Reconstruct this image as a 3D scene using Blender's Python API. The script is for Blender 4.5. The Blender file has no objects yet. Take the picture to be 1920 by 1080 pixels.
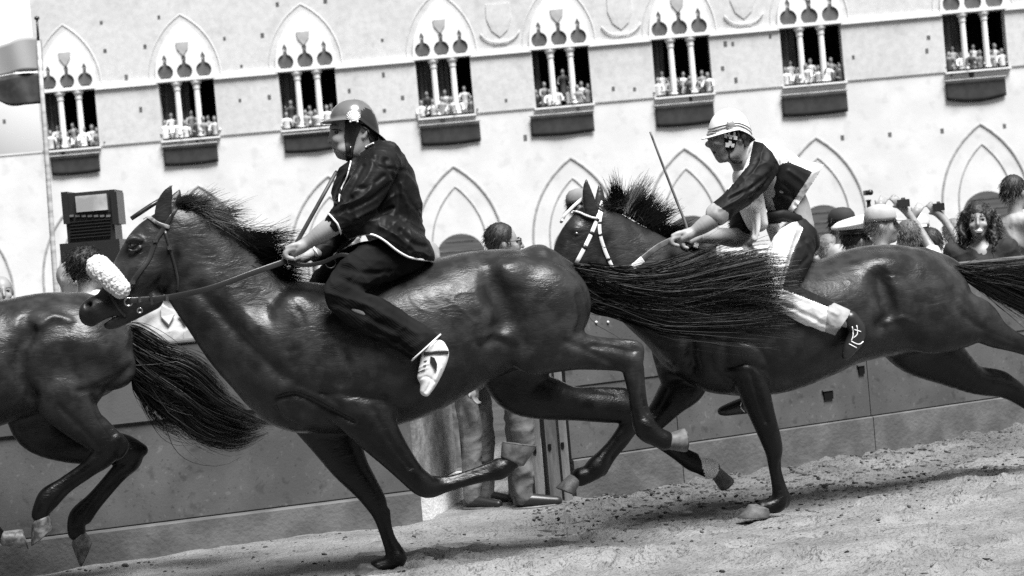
import bpy, bmesh, math, random
import numpy as np
from mathutils import Vector, Matrix
from mathutils.bvhtree import BVHTree
random.seed(7); RNG = np.random.default_rng(7)
SC = bpy.context.scene
COL = SC.collection

# ------------------------------------------------------------------ camera, sky, sun, exposure
FOC = 4000.0                                  # focal length in pixels of a 1920 wide frame
PITCH, ROLL = -61.0 / FOC, math.radians(-5.0)
CAM = np.array((0.0, 0.0, 1.45))
_f0 = np.array((0, math.cos(PITCH), math.sin(PITCH)))
_r0 = np.array((1.0, 0, 0)); _u0 = np.cross(_r0, _f0)
RC = math.cos(ROLL) * _r0 + math.sin(ROLL) * _u0
UC = -math.sin(ROLL) * _r0 + math.cos(ROLL) * _u0
FC = _f0
cam_data = bpy.data.cameras.new('camera'); cam = bpy.data.objects.new('camera', cam_data); COL.objects.link(cam)
m = Matrix.Identity(4)
for i in range(3):
    m[i][0], m[i][1], m[i][2], m[i][3] = RC[i], UC[i], -FC[i], CAM[i]
cam.matrix_world = m
cam_data.sensor_width = 36; cam_data.lens = FOC / 1920 * 36
cam_data.clip_start = 0.1; cam_data.clip_end = 3000
cam_data.dof.use_dof = True; cam_data.dof.focus_distance = 10.0; cam_data.dof.aperture_fstop = 6.5
SC.camera = cam

SUN_EL, SUN_AZ = math.radians(62), math.radians(146)     # azimuth clockwise from +Y
world = bpy.data.worlds.new('World'); SC.world = world; world.use_nodes = True
wn = world.node_tree; wn.nodes.clear()
sky = wn.nodes.new('ShaderNodeTexSky'); sky.sky_type = 'NISHITA'; sky.sun_disc = False
sky.sun_elevation = SUN_EL; sky.sun_rotation = SUN_AZ; sky.dust_density = 1.0; sky.air_density = 3.0
bw = wn.nodes.new('ShaderNodeRGBToBW'); bg = wn.nodes.new('ShaderNodeBackground'); wo = wn.nodes.new('ShaderNodeOutputWorld')
bg.inputs['Strength'].default_value = 0.045
wn.links.new(sky.outputs[0], bw.inputs[0]); wn.links.new(bw.outputs[0], bg.inputs[0]); wn.links.new(bg.outputs[0], wo.inputs[0])
sd = bpy.data.lights.new('sun', 'SUN'); sd.energy = 5.0; sd.angle = math.radians(28); sd.color = (1, 1, 1)
sun = bpy.data.objects.new('sun', sd); COL.objects.link(sun)
sdir = Vector((math.sin(SUN_AZ) * math.cos(SUN_EL), math.cos(SUN_AZ) * math.cos(SUN_EL), math.sin(SUN_EL)))
sun.rotation_euler = sdir.to_track_quat('Z', 'Y').to_euler(); sun.location = (0, 0, 30)
SC.view_settings.view_transform = 'Standard'; SC.view_settings.look = 'None'
SC.view_settings.gamma = 1.0; SC.view_settings.use_curve_mapping = False
SC.view_settings.exposure = 0.8
SC.render.engine = 'CYCLES'
SC.cycles.use_denoising = False; SC.cycles.max_bounces = 6; SC.cycles.diffuse_bounces = 3

# ------------------------------------------------------------------ picture <-> place
def ray(px, py):
    return FC + (px - 960) / FOC * RC - (py - 540) / FOC * UC
def at(px, py, d):
    return CAM + ray(px, py) * d
def ground(px, py, z=0.0):
    r = ray(px, py); t = (z - CAM[2]) / r[2]
    return CAM + r * t
def on_y(px, py, y):
    r = ray(px, py); return CAM + r * ((y - CAM[1]) / r[1])
def to_px(P):
    D = P - CAM; dep = D @ FC
    return 960 + FOC * (D @ RC) / dep, 540 - FOC * (D @ UC) / dep

class Frame:
    """upright local frame on the ground: u along the travel, w away from the camera, z up"""
    def __init__(s, px, depth, psi, z=0.0):
        O = at(px, 700, depth); s.O = np.array((O[0], O[1], z)); s.psi = psi
        s.U = np.array((math.cos(psi), math.sin(psi), 0)); s.W = np.array((-math.sin(psi), math.cos(psi), 0))
    def T(s, px, py, w=0.0):
        r = ray(px, py); t = (w - (CAM - s.O) @ s.W) / (r @ s.W)
        P = CAM + r * t - s.O
        return np.array((P @ s.U, P @ s.W, P[2])), (r @ FC) * t
    def p(s, px, py, w=0.0):
        return s.T(px, py, w)[0]
    def world(s, L):
        L = np.asarray(L); return s.O + L[..., 0:1] * s.U + L[..., 1:2] * s.W + L[..., 2:3] * np.array((0, 0, 1.0))
    def local(s, P):
        D = np.asarray(P) - s.O
        return np.stack((D @ s.U, D @ s.W, D[..., 2]), -1)

# ------------------------------------------------------------------ materials (greyscale: the photograph is black and white)
MATS = {}
def mat(name, v, rough=0.6, var=0.0, vscale=8.0, bump=0.0, bscale=60.0, metal=0.0, spec=0.5, coat=0.0, sheen=0.0, v2=None, lo=0.4, hi=0.6, stretch=(1, 1, 1), detail=5.0, bdist=0.01, attr=None, rvar=None, bstretch=None, bump2=None, speck=None):
    if name in MATS: return MATS[name]
    M = bpy.data.materials.new(name); M.use_nodes = True; MATS[name] = M
    nt = M.node_tree; N = nt.nodes; L = nt.links; b = N['Principled BSDF']
    b.inputs['Roughness'].default_value = rough; b.inputs['Metallic'].default_value = metal
    b.inputs['Specular IOR Level'].default_value = spec
    b.inputs['Base Color'].default_value = (v, v, v, 1)
    if coat: b.inputs['Coat Weight'].default_value = coat; b.inputs['Coat Roughness'].default_value = 0.3
    if sheen: b.inputs['Sheen Weight'].default_value = sheen; b.inputs['Sheen Roughness'].default_value = 0.4
    tc = N.new('ShaderNodeTexCoord'); mp = N.new('ShaderNodeMapping'); mp.inputs['Scale'].default_value = stretch
    L.new(tc.outputs['Object'], mp.inputs[0])
    col = None
    if v2 is not None or var:
        if v2 is None: v, v2 = v * (1 - var), v * (1 + var)
        nz = N.new('ShaderNodeTexNoise'); nz.inputs['Scale'].default_value = vscale; nz.inputs['Detail'].default_value = detail
        L.new(mp.outputs[0], nz.inputs['Vector'])
        mr = N.new('ShaderNodeMapRange'); mr.inputs['From Min'].default_value = lo; mr.inputs['From Max'].default_value = hi
        mr.inputs['To Min'].default_value = v; mr.inputs['To Max'].default_value = v2
        L.new(nz.outputs['Fac'], mr.inputs['Value']); col = mr.outputs[0]
    if speck:
        for sc_, lo_, hi_, k_ in speck:
            ns = N.new('ShaderNodeTexNoise'); ns.inputs['Scale'].default_value = sc_; ns.inputs['Detail'].default_value = 3; L.new(tc.outputs['Object'], ns.inputs['Vector'])
            ms = N.new('ShaderNodeMapRange'); ms.inputs['From Min'].default_value = lo_; ms.inputs['From Max'].default_value = hi_; ms.inputs['To Min'].default_value = 1.0; ms.inputs['To Max'].default_value = k_
            L.new(ns.outputs['Fac'], ms.inputs['Value']); mm = N.new('ShaderNodeMath'); mm.operation = 'MULTIPLY'; L.new(col, mm.inputs[0]); L.new(ms.outputs[0], mm.inputs[1]); col = mm.outputs[0]
    if attr:
        at_ = N.new('ShaderNodeAttribute'); at_.attribute_name = attr
        mu = N.new('ShaderNodeMath'); mu.operation = 'MULTIPLY'
        if col is None: mu.inputs[0].default_value = v
        else: L.new(col, mu.inputs[0])
        L.new(at_.outputs['Fac'], mu.inputs[1]); col = mu.outputs[0]
    if col is not None: L.new(col, b.inputs['Base Color'])
    if rvar:
        n3 = N.new('ShaderNodeTexNoise'); n3.inputs['Scale'].default_value = rvar[2]; n3.inputs['Detail'].default_value = 6; L.new(tc.outputs['Object'], n3.inputs['Vector'])
        m3 = N.new('ShaderNodeMapRange'); m3.inputs['From Min'].default_value = .35; m3.inputs['From Max'].default_value = .65; m3.inputs['To Min'].default_value = rvar[0]; m3.inputs['To Max'].default_value = rvar[1]
        L.new(n3.outputs['Fac'], m3.inputs['Value']); L.new(m3.outputs[0], b.inputs['Roughness'])
    if bump:
        n2 = N.new('ShaderNodeTexNoise'); n2.inputs['Scale'].default_value = bscale; n2.inputs['Detail'].default_value = 6
        mb_ = N.new('ShaderNodeMapping'); mb_.inputs['Scale'].default_value = bstretch or stretch; L.new(tc.outputs['Object'], mb_.inputs[0]); L.new(mb_.outputs[0], n2.inputs['Vector'])
        bp = N.new('ShaderNodeBump'); bp.inputs['Strength'].default_value = bump; bp.inputs['Distance'].default_value = bdist
        L.new(n2.outputs['Fac'], bp.inputs['Height']); L.new(bp.outputs[0], b.inputs['Normal'])
        if bump2:
            n4 = N.new('ShaderNodeTexNoise'); n4.inputs['Scale'].default_value = bump2[0]; n4.inputs['Detail'].default_value = 4; n4.inputs['Distortion'].default_value = bump2[3]
            L.new(mb_.outputs[0], n4.inputs['Vector']); b4 = N.new('ShaderNodeBump'); b4.inputs['Strength'].default_value = bump2[1]; b4.inputs['Distance'].default_value = bump2[2]
            L.new(n4.outputs['Fac'], b4.inputs['Height']); L.new(b4.outputs[0], bp.inputs['Normal'])
    return M

# ------------------------------------------------------------------ objects
def tag(o, label=None, cat=None, group=None, kind=None):
    if label: o['label'] = label
    if cat: o['category'] = cat
    if group: o['group'] = group
    if kind: o['kind'] = kind
    return o
def empty(name, loc=(0, 0, 0), rz=0.0, parent=None):
    o = bpy.data.objects.new(name, None); COL.objects.link(o); o.location = loc; o.rotation_euler = (0, 0, rz)
    o.empty_display_size = 0.1
    if parent: o.parent = parent
    return o
def mesh_obj(name, V, Fc, material, parent=None, smooth=True):
    me = bpy.data.meshes.new(name); V = np.asarray(V, dtype=np.float32)
    if isinstance(Fc, np.ndarray) and Fc.ndim == 2:
        n, k = Fc.shape
        me.vertices.add(len(V)); me.vertices.foreach_set('co', V.ravel())
        me.loops.add(n * k); me.loops.foreach_set('vertex_index', Fc.astype(np.int32).ravel())
        me.polygons.add(n); me.polygons.foreach_set('loop_start', np.arange(0, n * k, k, dtype=np.int32))
        me.update(calc_edges=True); me.validate()
    else:
        me.from_pydata([tuple(map(float, v)) for v in V], [], [tuple(map(int, f)) for f in Fc])
    if smooth: me.polygons.foreach_set('use_smooth', np.ones(len(me.polygons), dtype=bool))
    me.update()
    for x in (material if isinstance(material, (list, tuple)) else [material]): me.materials.append(x)
    o = bpy.data.objects.new(name, me); COL.objects.link(o)
    if parent: o.parent = parent
    return o
class MB:
    """collects boxes, tubes and lofts into one mesh"""
    def __init__(s): s.V = []; s.F = []
    def add(s, V, F):
        n = len(s.V); s.V += [tuple(map(float, v)) for v in V]; s.F += [tuple(int(i) + n for i in f) for f in F]; return s
    def box(s, c, size, rz=0.0, taper=1.0, bev=0.0):
        x, y, z = (a / 2 for a in size); V = []
        ca, sa = math.cos(rz), math.sin(rz)
        for k, (dz, t) in enumerate(((-z, 1), (z, taper))):
            for dx, dy in ((-x, -y), (x, -y), (x, y), (-x, y)):
                a, b = dx * t, dy * t; V.append((c[0] + a * ca - b * sa, c[1] + a * sa + b * ca, c[2] + dz))
        return s.add(V, [(3, 2, 1, 0), (4, 5, 6, 7), (0, 1, 5, 4), (1, 2, 6, 5), (2, 3, 7, 6), (3, 0, 4, 7)])
    def rings(s, R, cap=True, closed=False):
        n = len(R[0]); V = [v for r in R for v in r]; F = []
        for i in range(len(R) - (0 if closed else 1)):
            j = (i + 1) % len(R)
            for k in range(n):
                l = (k + 1) % n; F.append((i * n + k, i * n + l, j * n + l, j * n + k))
        if cap and not closed:
            F.append(tuple(reversed(range(n)))); F.append(tuple(range((len(R) - 1) * n, len(R) * n)))
        return s.add(V, F)
    def tube(s, P, r, n=8, sx=1.0, up=(0, 0, 1)):
        P = np.asarray(P, float); r = np.broadcast_to(np.asarray(r, float), (len(P),))
        T = np.gradient(P, axis=0); T /= np.linalg.norm(T, axis=1)[:, None] + 1e-9
        R = []; up = np.asarray(up, float)
        for p, t, a in zip(P, T, r):
            x = np.cross(up, t); nx = np.linalg.norm(x)
            if nx < 1e-3: x = np.cross((1, 0, 0.3), t); nx = np.linalg.norm(x)
            x /= nx; y = np.cross(t, x)
            R.append([p + a * (sx * math.cos(q) * x + math.sin(q) * y) for q in np.arange(n) * 2 * math.pi / n])
        return s.rings(R)
    def strap(s, P, Nn, w, th):
        """flat leather strap along P with surface normals Nn"""
        P = np.asarray(P, float); Nn = np.asarray(Nn, float); w = np.broadcast_to(np.asarray(w, float), (len(P),))
        T = np.gradient(P, axis=0); T /= np.linalg.norm(T, axis=1)[:, None] + 1e-9; R = []
        for p, t, n, a in zip(P, T, Nn, w):
            x = np.cross(t, n); x /= np.linalg.norm(x) + 1e-9; y = np.cross(x, t)
            h = th / 2; b = a / 2; c = 0.72
            R.append([p - b * x - h * c * y * .4, p - b * c * x - h * y, p + b * c * x - h * y, p + b * x - h * c * y * .4, p + b * x + h * c * y * .4, p + b * c * x + h * y, p - b * c * x + h * y, p - b * x + h * c * y * .4])
        return s.rings(R)
    def sphere(s, c, r, n=12, m_=8, ax=None):
        ax = np.eye(3) if ax is None else np.asarray(ax); r = np.broadcast_to(np.asarray(r, float), (3,)); V = []; F = []
        for i in range(m_ + 1):
            t = math.pi * i / m_
            for j in range(n):
                q = 2 * math.pi * j / n
                V.append(np.asarray(c) + r[0] * math.sin(t) * math.cos(q) * ax[0] + r[1] * math.sin(t) * math.sin(q) * ax[1] + r[2] * math.cos(t) * ax[2])
        for i in range(m_):
            for j in range(n):
                k = (j + 1) % n; F.append((i * n + j, (i + 1) * n + j, (i + 1) * n + k, i * n + k))
        return s.add(V, F)
    def build(s, name, material, parent=None, smooth=False):
        return mesh_obj(name, s.V, s.F, material, parent, smooth)

def catmull(P, m_=4):
    P = np.asarray(P, float); n = len(P)
    if n < 3 or m_ < 2: return P if n > 1 and m_ < 2 else np.array([P[0] + (P[-1] - P[0]) * t for t in np.linspace(0, 1, m_ + 1)])
    Q = np.vstack((2 * P[0] - P[1], P, 2 * P[-1] - P[-2])); out = []
    for i in range(n - 1):
        a, b, c, d = Q[i], Q[i + 1], Q[i + 2], Q[i + 3]
        for t in np.arange(m_) / m_:
            out.append(0.5 * (2 * b + (c - a) * t + (2 * a - 5 * b + 4 * c - d) * t * t + (3 * b - a - 3 * c + d) * t ** 3))
    out.append(P[-1]); return np.array(out)

# ------------------------------------------------------------------ bodies: a distance field turned into one continuous surface
class Body:
    def __init__(s, fr, h, it=3): s.fr = fr; s.h = h; s.ops = []; s.it = it
    def chain(s, pts, k=0.03, op='u', m_=5, px=True, mirror=False):
        """pts: (px, py, w, r_px, lateral ratio) traced, or local metres when px is False"""
        A = []
        for q in pts:
            x, y, w, r = q[:4]; sl = q[4] if len(q) > 4 else 1.0
            if px:
                L, d = s.fr.T(x, y, w); A.append((*L, r * d / FOC, sl))
            else: A.append((x, y, w, r, sl))
        A = np.array(A)
        if len(A) > 1: A = catmull(A, m_); A[:, 3] = np.maximum(A[:, 3], 0.001); A[:, 4] = np.maximum(A[:, 4], 0.05)
        s.ops.append(('c', A, k, op))
        if mirror:
            B = A.copy(); B[:, 1] *= -1; s.ops.append(('c', B, k, op))
        return s
    def ell(s, x, y, w, rx, ry, rw, ang=0.0, k=0.03, op='u', px=True, mirror=False, tilt=0.0):
        """ellipsoid; rx, ry in px (picture plane, ang degrees counter-clockwise), rw in metres"""
        if px: L, d = s.fr.T(x, y, w); rx *= d / FOC; ry *= d / FOC; ang = ang + math.degrees(ROLL)
        else: L = np.array((x, y, w))
        for sg in ((1, -1) if mirror else (1,)):
            LL = L * np.array((1, sg, 1)); s.ops.append(('e', LL, (rx, rw, ry), math.radians(ang), k, op, tilt * sg))
        return s
    def solve(s, noise=None):
        lo = np.full(3, 1e9); hi = -lo
        for o in s.ops:
            if o[3 if o[0] == 'c' else 5] == 's': continue
            if o[0] == 'c':
                A = o[1]; R = A[:, 3:4] * np.maximum(1, A[:, 4:5]); lo = np.minimum(lo, (A[:, :3] - R).min(0)); hi = np.maximum(hi, (A[:, :3] + R).max(0))
            else:
                R = max(o[2]); lo = np.minimum(lo, o[1] - R); hi = np.maximum(hi, o[1] + R)
        h = s.h; lo -= 4 * h; hi += 4 * h
        n = np.ceil((hi - lo) / h).astype(int) + 1
        F = np.full(n, 0.5, np.float32); ax = [(lo[i] + h * np.arange(n[i])).astype(np.float32) for i in range(3)]
        def win(a, b):
            i = np.clip(np.floor((a - lo) / h).astype(int), 0, n - 1); j = np.clip(np.ceil((b - lo) / h).astype(int) + 1, 1, n)
            return tuple(slice(i[q], j[q]) for q in range(3))
        for o in s.ops:
            if o[0] == 'c':
                _, A, k, op = o; mg = k + 3 * h; R = A[:, 3:4] * np.maximum(1, A[:, 4:5]) + mg
                W = win((A[:, :3] - R).min(0), (A[:, :3] + R).max(0)); D = np.full(F[W].shape, 1.0, np.float32); o0 = [W[q].start for q in range(3)]
                for i in range(max(1, len(A) - 1)):
                    a = A[i]; b = A[min(i + 1, len(A) - 1)]
                    rr = max(a[3] * max(1, a[4]), b[3] * max(1, b[4])) + mg
                    w2 = win(np.minimum(a[:3], b[:3]) - rr, np.maximum(a[:3], b[:3]) + rr)
                    w2 = tuple(slice(max(w2[e].start, W[e].start), min(w2[e].stop, W[e].stop)) for e in range(3))
                    X = ax[0][w2[0]][:, None, None] - a[0]; Y = ax[1][w2[1]][None, :, None] - a[1]; Z = ax[2][w2[2]][None, None, :] - a[2]
                    v = (b - a).astype(np.float32); L2 = float(v[:3] @ v[:3]) + 1e-12
                    t = np.clip((X * v[0] + Y * v[1] + Z * v[2]) / L2, 0, 1)
                    q = np.square(X - t * v[0]); q = q + np.square((Y - t * v[1]) / (a[4] + t * v[4])); q += np.square(Z - t * v[2])
                    d = np.sqrt(q) - (a[3] + t * v[3])
                    sub = tuple(slice(w2[e].start - o0[e], w2[e].stop - o0[e]) for e in range(3))
                    np.minimum(D[sub], d, out=D[sub])
            else:
                _, C, (rx, rw, rz), ang, k, op, tilt = o; mg = k + 3 * h; R = max(rx, rw, rz) + mg
                W = win(C - R, C + R)
                X = ax[0][W[0]][:, None, None] - np.float32(C[0]); Y = ax[1][W[1]][None, :, None] - np.float32(C[1]); Z = ax[2][W[2]][None, None, :] - np.float32(C[2])
                c_, s_ = math.cos(ang), math.sin(ang)
                x1 = X * c_ + Z * s_ + 0 * Y; z1 = -X * s_ + Z * c_; y1 = Y + 0 * X + tilt * x1
                q = np.sqrt(np.square(x1 / rx) + np.square(y1 / rw) + np.square(z1 / rz)); g = np.sqrt(np.square(x1 / rx ** 2) + np.square(y1 / rw ** 2) + np.square(z1 / rz ** 2)) + 1e-6
                D = (q * (q - 1) / g).astype(np.float32)
            G = F[W]
            if op == 'u':
                hh = np.maximum(k - np.abs(G - D), 0) / max(k, 1e-6); F[W] = np.minimum(G, D) - hh * hh * k * 0.25
            else:
                D = -D; hh = np.maximum(k - np.abs(G - D), 0) / max(k, 1e-6); F[W] = np.maximum(G, D) + hh * hh * k * 0.25
        V, Q = surface_nets(F, lo, h)
        return smooth_mesh(V, Q, s.it)

def surface_nets(F, lo, h):
    S = F < 0; n = np.array(F.shape)
    c = np.zeros(n - 1, np.int8)
    for i in (0, 1):
        for j in (0, 1):
            for k in (0, 1): c += S[i:n[0] - 1 + i, j:n[1] - 1 + j, k:n[2] - 1 + k]
    idx = np.argwhere((c > 0) & (c < 8)); mp = np.full(n - 1, -1, np.int32); mp[tuple(idx.T)] = np.arange(len(idx))
    acc = np.zeros((len(idx), 3)); cnt = np.zeros(len(idx))
    cor = [(i, j, k) for i in (0, 1) for j in (0, 1) for k in (0, 1)]
    val = {q: F[idx[:, 0] + q[0], idx[:, 1] + q[1], idx[:, 2] + q[2]] for q in cor}
    for a in cor:
        for e in range(3):
            if a[e]: continue
            b = tuple(1 if i == e else a[i] for i in range(3)); fa, fb = val[a], val[b]
            x = (fa < 0) != (fb < 0); t = fa[x] / (fa[x] - fb[x])
            acc[x] += np.array(a); acc[x, e] += t; cnt[x] += 1
    V = lo + h * (idx + acc / cnt[:, None]); Q = []
    for e in range(3):
        A = np.moveaxis(S, e, 0); X = A[:-1] != A[1:]; X[:, 0, :] = False; X[:, :, 0] = False; X[:, -1, :] = False; X[:, :, -1] = False
        i, j, k = np.nonzero(X); sg = A[i, j, k]; M_ = np.moveaxis(mp, e, 0)
        q = np.stack((M_[i, j - 1, k - 1], M_[i, j, k - 1], M_[i, j, k], M_[i, j - 1, k]), 1)
        if e == 1: sg = ~sg
        q[~sg] = q[~sg][:, ::-1]; Q.append(q)
    return V, np.vstack(Q)
def smooth_mesh(V, Q, it=2, lam=0.5):
    E = np.vstack([Q[:, [i, (i + 1) % 4]] for i in range(4)]); n = len(V)
    deg = np.bincount(E[:, 0], minlength=n) + np.bincount(E[:, 1], minlength=n)
    for _ in range(it):
        S = np.stack([np.bincount(E[:, 0], V[E[:, 1], i], n) + np.bincount(E[:, 1], V[E[:, 0], i], n) for i in range(3)], 1)
        V = V + lam * (S / np.maximum(deg, 1)[:, None] - V)
    return V, Q
def normals(V, Q):
    a = V[Q[:, 2]] - V[Q[:, 0]]; b = V[Q[:, 3]] - V[Q[:, 1]]; N = np.cross(a, b); n = len(V)
    R = np.stack([sum(np.bincount(Q[:, j], N[:, i], n) for j in range(4)) for i in range(3)], 1)
    return R / (np.linalg.norm(R, axis=1)[:, None] + 1e-12)
def seg_dist(x, y, line):
    d = np.full(len(x), 1e9); L = catmull(np.array(line, float), 4) if len(line) > 2 else np.array(line, float)
    if len(L) == 1: return np.hypot(x - L[0, 0], y - L[0, 1])
    for (x0, y0), (x1, y1) in zip(L[:-1], L[1:]):
        vx, vy = x1 - x0, y1 - y0; t = np.clip(((x - x0) * vx + (y - y0) * vy) / (vx * vx + vy * vy + 1e-9), 0, 1)
        d = np.minimum(d, np.hypot(x - x0 - t * vx, y - y0 - t * vy))
    return d
def relief(V, Q, fr, lines, both=False):
    """folds, veins and muscle grooves as real relief along traced lines on the near side"""
    N = normals(V, Q); P = fr.world(V); x, y = to_px(P); D = np.zeros(len(V))
    Nw = N[:, 0:1] * fr.U + N[:, 1:2] * fr.W + N[:, 2:3] * np.array((0, 0, 1.0))
    vd = P - CAM; vd /= np.linalg.norm(vd, axis=1)[:, None]; f = np.clip(-(Nw * vd).sum(1) * 2.5, 0, 1)
    for line, sg, amp in lines:
        L = np.array(line); s_ = (x > L[:, 0].min() - 4 * sg) & (x < L[:, 0].max() + 4 * sg) & (y > L[:, 1].min() - 4 * sg) & (y < L[:, 1].max() + 4 * sg) & (f > 0)
        if not s_.any(): continue
        d = seg_dist(x[s_], y[s_], line); D[s_] += amp * np.exp(-0.5 * (d / sg) ** 2)
    return V + N * (D * f)[:, None]
def body_obj(name, V, Q, material, parent=None, fr=None):
    return mesh_obj(name, V, Q, material, parent, True)
def bvh_of(V, Q):
    return BVHTree.FromPolygons([tuple(v) for v in V], [tuple(q) for q in Q.tolist()])
class Skin:
    """finds the point of a built body under a picture position"""
    def __init__(s, fr, *VQ):
        V = np.vstack([v for v, q in VQ]); off = np.cumsum([0] + [len(v) for v, q in VQ[:-1]])
        s.fr = fr; s.b = bvh_of(V, np.vstack([q + o for (v, q), o in zip(VQ, off)]))
        c = fr.local(CAM); s.c = Vector(c)
    def hit(s, px, py, off=0.0, w0=0.0):
        L = Vector(s.fr.p(px, py, w0)); d = (L - s.c).normalized(); h = s.b.ray_cast(s.c, d)
        if h[0] is None:
            q = s.b.find_nearest(L); return np.array(q[0] + q[1] * off), np.array(q[1])
        n = h[1] if h[1].dot(d) < 0 else -h[1]
        return np.array(h[0] + n * off), np.array(n)
    def line(s, pts, off=0.004, m_=5, w0=0.0):
        Q = catmull(np.array(pts, float), m_); H = [s.hit(x, y, off, w0) for x, y in Q]
        P = np.array([a for a, b in H]); N = np.array([b for a, b in H])
        for _ in range(2):
            P[1:-1] = (P[:-2] + 2 * P[1:-1] + P[2:]) / 4; N[1:-1] = N[:-2] + N[1:-1] + N[2:]
        return P, N / np.linalg.norm(N, axis=1)[:, None]
def wrinkle(V, amp, fq, seed=0, stretch=(1, 1, 1)):
    g = np.random.default_rng(seed); D = np.zeros(len(V)); W_ = V * np.array(stretch)
    for k in range(7):
        v = g.normal(0, 1, 3); v /= np.linalg.norm(v); u = g.normal(0, 1, 3) * fq * .35
        D += (1 - 2 * np.abs(np.sin(W_ @ v * fq * g.uniform(.5, 1.5) + 1.3 * np.sin(W_ @ u + g.uniform(0, 6.28)) + g.uniform(0, 6.28))) ** .7) * np.clip(.5 + np.sin(W_ @ (g.normal(0, 1, 3) * fq * .3) + g.uniform(0, 6.28)), 0, 1)
    return amp * D / 2.5
def main_island(q, n):
    lab = np.arange(n)
    for _ in range(200):
        m_ = lab[q].min(1); new = lab.copy(); np.minimum.at(new, q.ravel(), np.repeat(m_, q.shape[1]))
        if (new == lab).all(): break
        lab = new
    L = lab[q[:, 0]]; u, c = np.unique(L, return_counts=True); return q[L == u[c.argmax()]]
def in_poly(x, y, poly):
    r = np.zeros(len(x), bool); p = np.array(poly, float); j = len(p) - 1
    for i in range(len(p)):
        c = (p[i, 1] > y) != (p[j, 1] > y)
        r ^= c & (x < (p[j, 0] - p[i, 0]) * (y - p[i, 1]) / (p[j, 1] - p[i, 1] + 1e-12) + p[i, 0]); j = i
    return r

def ribbons(P, R, seed=0):
    """flat tapering hairs, each turned its own way, as one mesh"""
    S, N, _ = P.shape; T = np.gradient(P, axis=1); T /= np.linalg.norm(T, axis=2)[..., None] + 1e-9; g = np.random.default_rng(seed)
    up = np.array((0.13, 1.0, 0.21)); X = np.cross(T, up); X /= np.linalg.norm(X, axis=2)[..., None] + 1e-9; Y = np.cross(T, X); a = g.uniform(-1.2, 1.2, S)[:, None, None]
    D = np.cos(a) * X + np.sin(a) * Y; V = np.stack((P - R[..., None] * D, P + R[..., None] * D), 2)
    i = np.arange(S)[:, None] * N * 2 + np.arange(N - 1)[None, :] * 2; Q = np.stack((i, i + 1, i + 3, i + 2), -1).reshape(-1, 4)
    return V.reshape(-1, 3), Q
def strands(P, R, n=3):
    """P (S, N, 3) strand points, R (S, N) radii: thin tubes as one mesh"""
    S, N, _ = P.shape; T = np.gradient(P, axis=1); T /= np.linalg.norm(T, axis=2)[..., None] + 1e-9
    up = np.array((0.13, 1.0, 0.21)); X = np.cross(T, up); X /= np.linalg.norm(X, axis=2)[..., None] + 1e-9; Y = np.cross(T, X)
    a = np.arange(n) * 2 * math.pi / n
    V = P[:, :, None, :] + R[:, :, None, None] * (np.cos(a)[None, None, :, None] * X[:, :, None, :] + np.sin(a)[None, None, :, None] * Y[:, :, None, :])
    i = np.arange(S)[:, None, None] * N * n + np.arange(N - 1)[None, :, None] * n; k = np.arange(n)[None, None, :]; l = (k + 1) % n
    Q = np.stack((i + k, i + l, i + n + l, i + n + k), -1).reshape(-1, 4)
    return V.reshape(-1, 3), Q
# ------------------------------------------------------------------ ground and track
def vnoise(x, y, seed=0):
    g = np.random.default_rng(seed); T_ = g.random((256, 256)); xi = np.floor(x).astype(int); yi = np.floor(y).astype(int); fx = x - xi; fy = y - yi
    fx = fx * fx * (3 - 2 * fx); fy = fy * fy * (3 - 2 * fy); a = lambda i, j: T_[(xi + i) % 256, (yi + j) % 256]
    return (a(0, 0) * (1 - fx) + a(1, 0) * fx) * (1 - fy) + (a(0, 1) * (1 - fx) + a(1, 1) * fx) * fy - 0.5
M_plaza = mat('plaza_low_bounce', 0.05, rough=0.85, var=0.2, vscale=2, spec=0.1)  # unseen foreground paving darkened to cut light bouncing up onto the horses
M_track = mat('track_earth', 0.175, rough=0.95, v2=0.26, vscale=2.2, lo=0.35, hi=0.6, bump=1.0, bscale=45, bdist=0.03, spec=0.1, detail=9, speck=((38, .6, .68, .55), (110, .58, .68, .55), (9, .5, .7, .8)), attr='tone')
M_clod = mat('earth_clod', 0.055, rough=0.95, var=0.6, vscale=6, bump=0.6, bscale=60, spec=0.15)
M_clodl = mat('earth_clod_pale', 0.11, rough=0.95, var=0.4, vscale=6, bump=0.6, bscale=60, spec=0.15)
M_wood = mat('barrier_board', 0.072, rough=0.8, v2=0.1, vscale=3.0, bump=0.25, bscale=70, bdist=.004, spec=0.2, detail=10, speck=((1.1, .48, .66, .78), (14, .6, .7, .7), (30, .62, .68, 1.35), (60, .62, .7, .65)))
M_wood2 = mat('barrier_board_dusty', 0.066, rough=0.8, v2=0.092, vscale=4, bump=0.25, bscale=70, bdist=.004, spec=0.2, detail=8)
M_plinth = mat('barrier_plinth', 0.085, rough=0.85, v2=0.13, vscale=5, bump=0.5, bscale=40, spec=0.2, detail=8)
M_chalk = mat('whitewash', 0.62, rough=0.9, v2=0.75, vscale=12, bump=0.5, bscale=50)
M_plaster = mat('speckled_plaster', 0.13, rough=0.9, v2=0.24, vscale=9, bump=0.6, bscale=30, detail=9)
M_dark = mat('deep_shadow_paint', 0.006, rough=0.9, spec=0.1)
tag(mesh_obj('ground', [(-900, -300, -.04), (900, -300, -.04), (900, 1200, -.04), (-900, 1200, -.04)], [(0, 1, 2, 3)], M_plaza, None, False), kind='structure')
BL0, BL1 = ground(0, 1076), ground(786, 974)
BR0, BR1 = ground(1078, 938), ground(1920, 806)
def ext(a, b, t): return a + (b - a) * t
gx = np.linspace(-6.5, 7.5, 460); gy = np.linspace(8.2, 16.5, 300); X, Y = np.meshgrid(gx, gy, indexing='ij')
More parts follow.
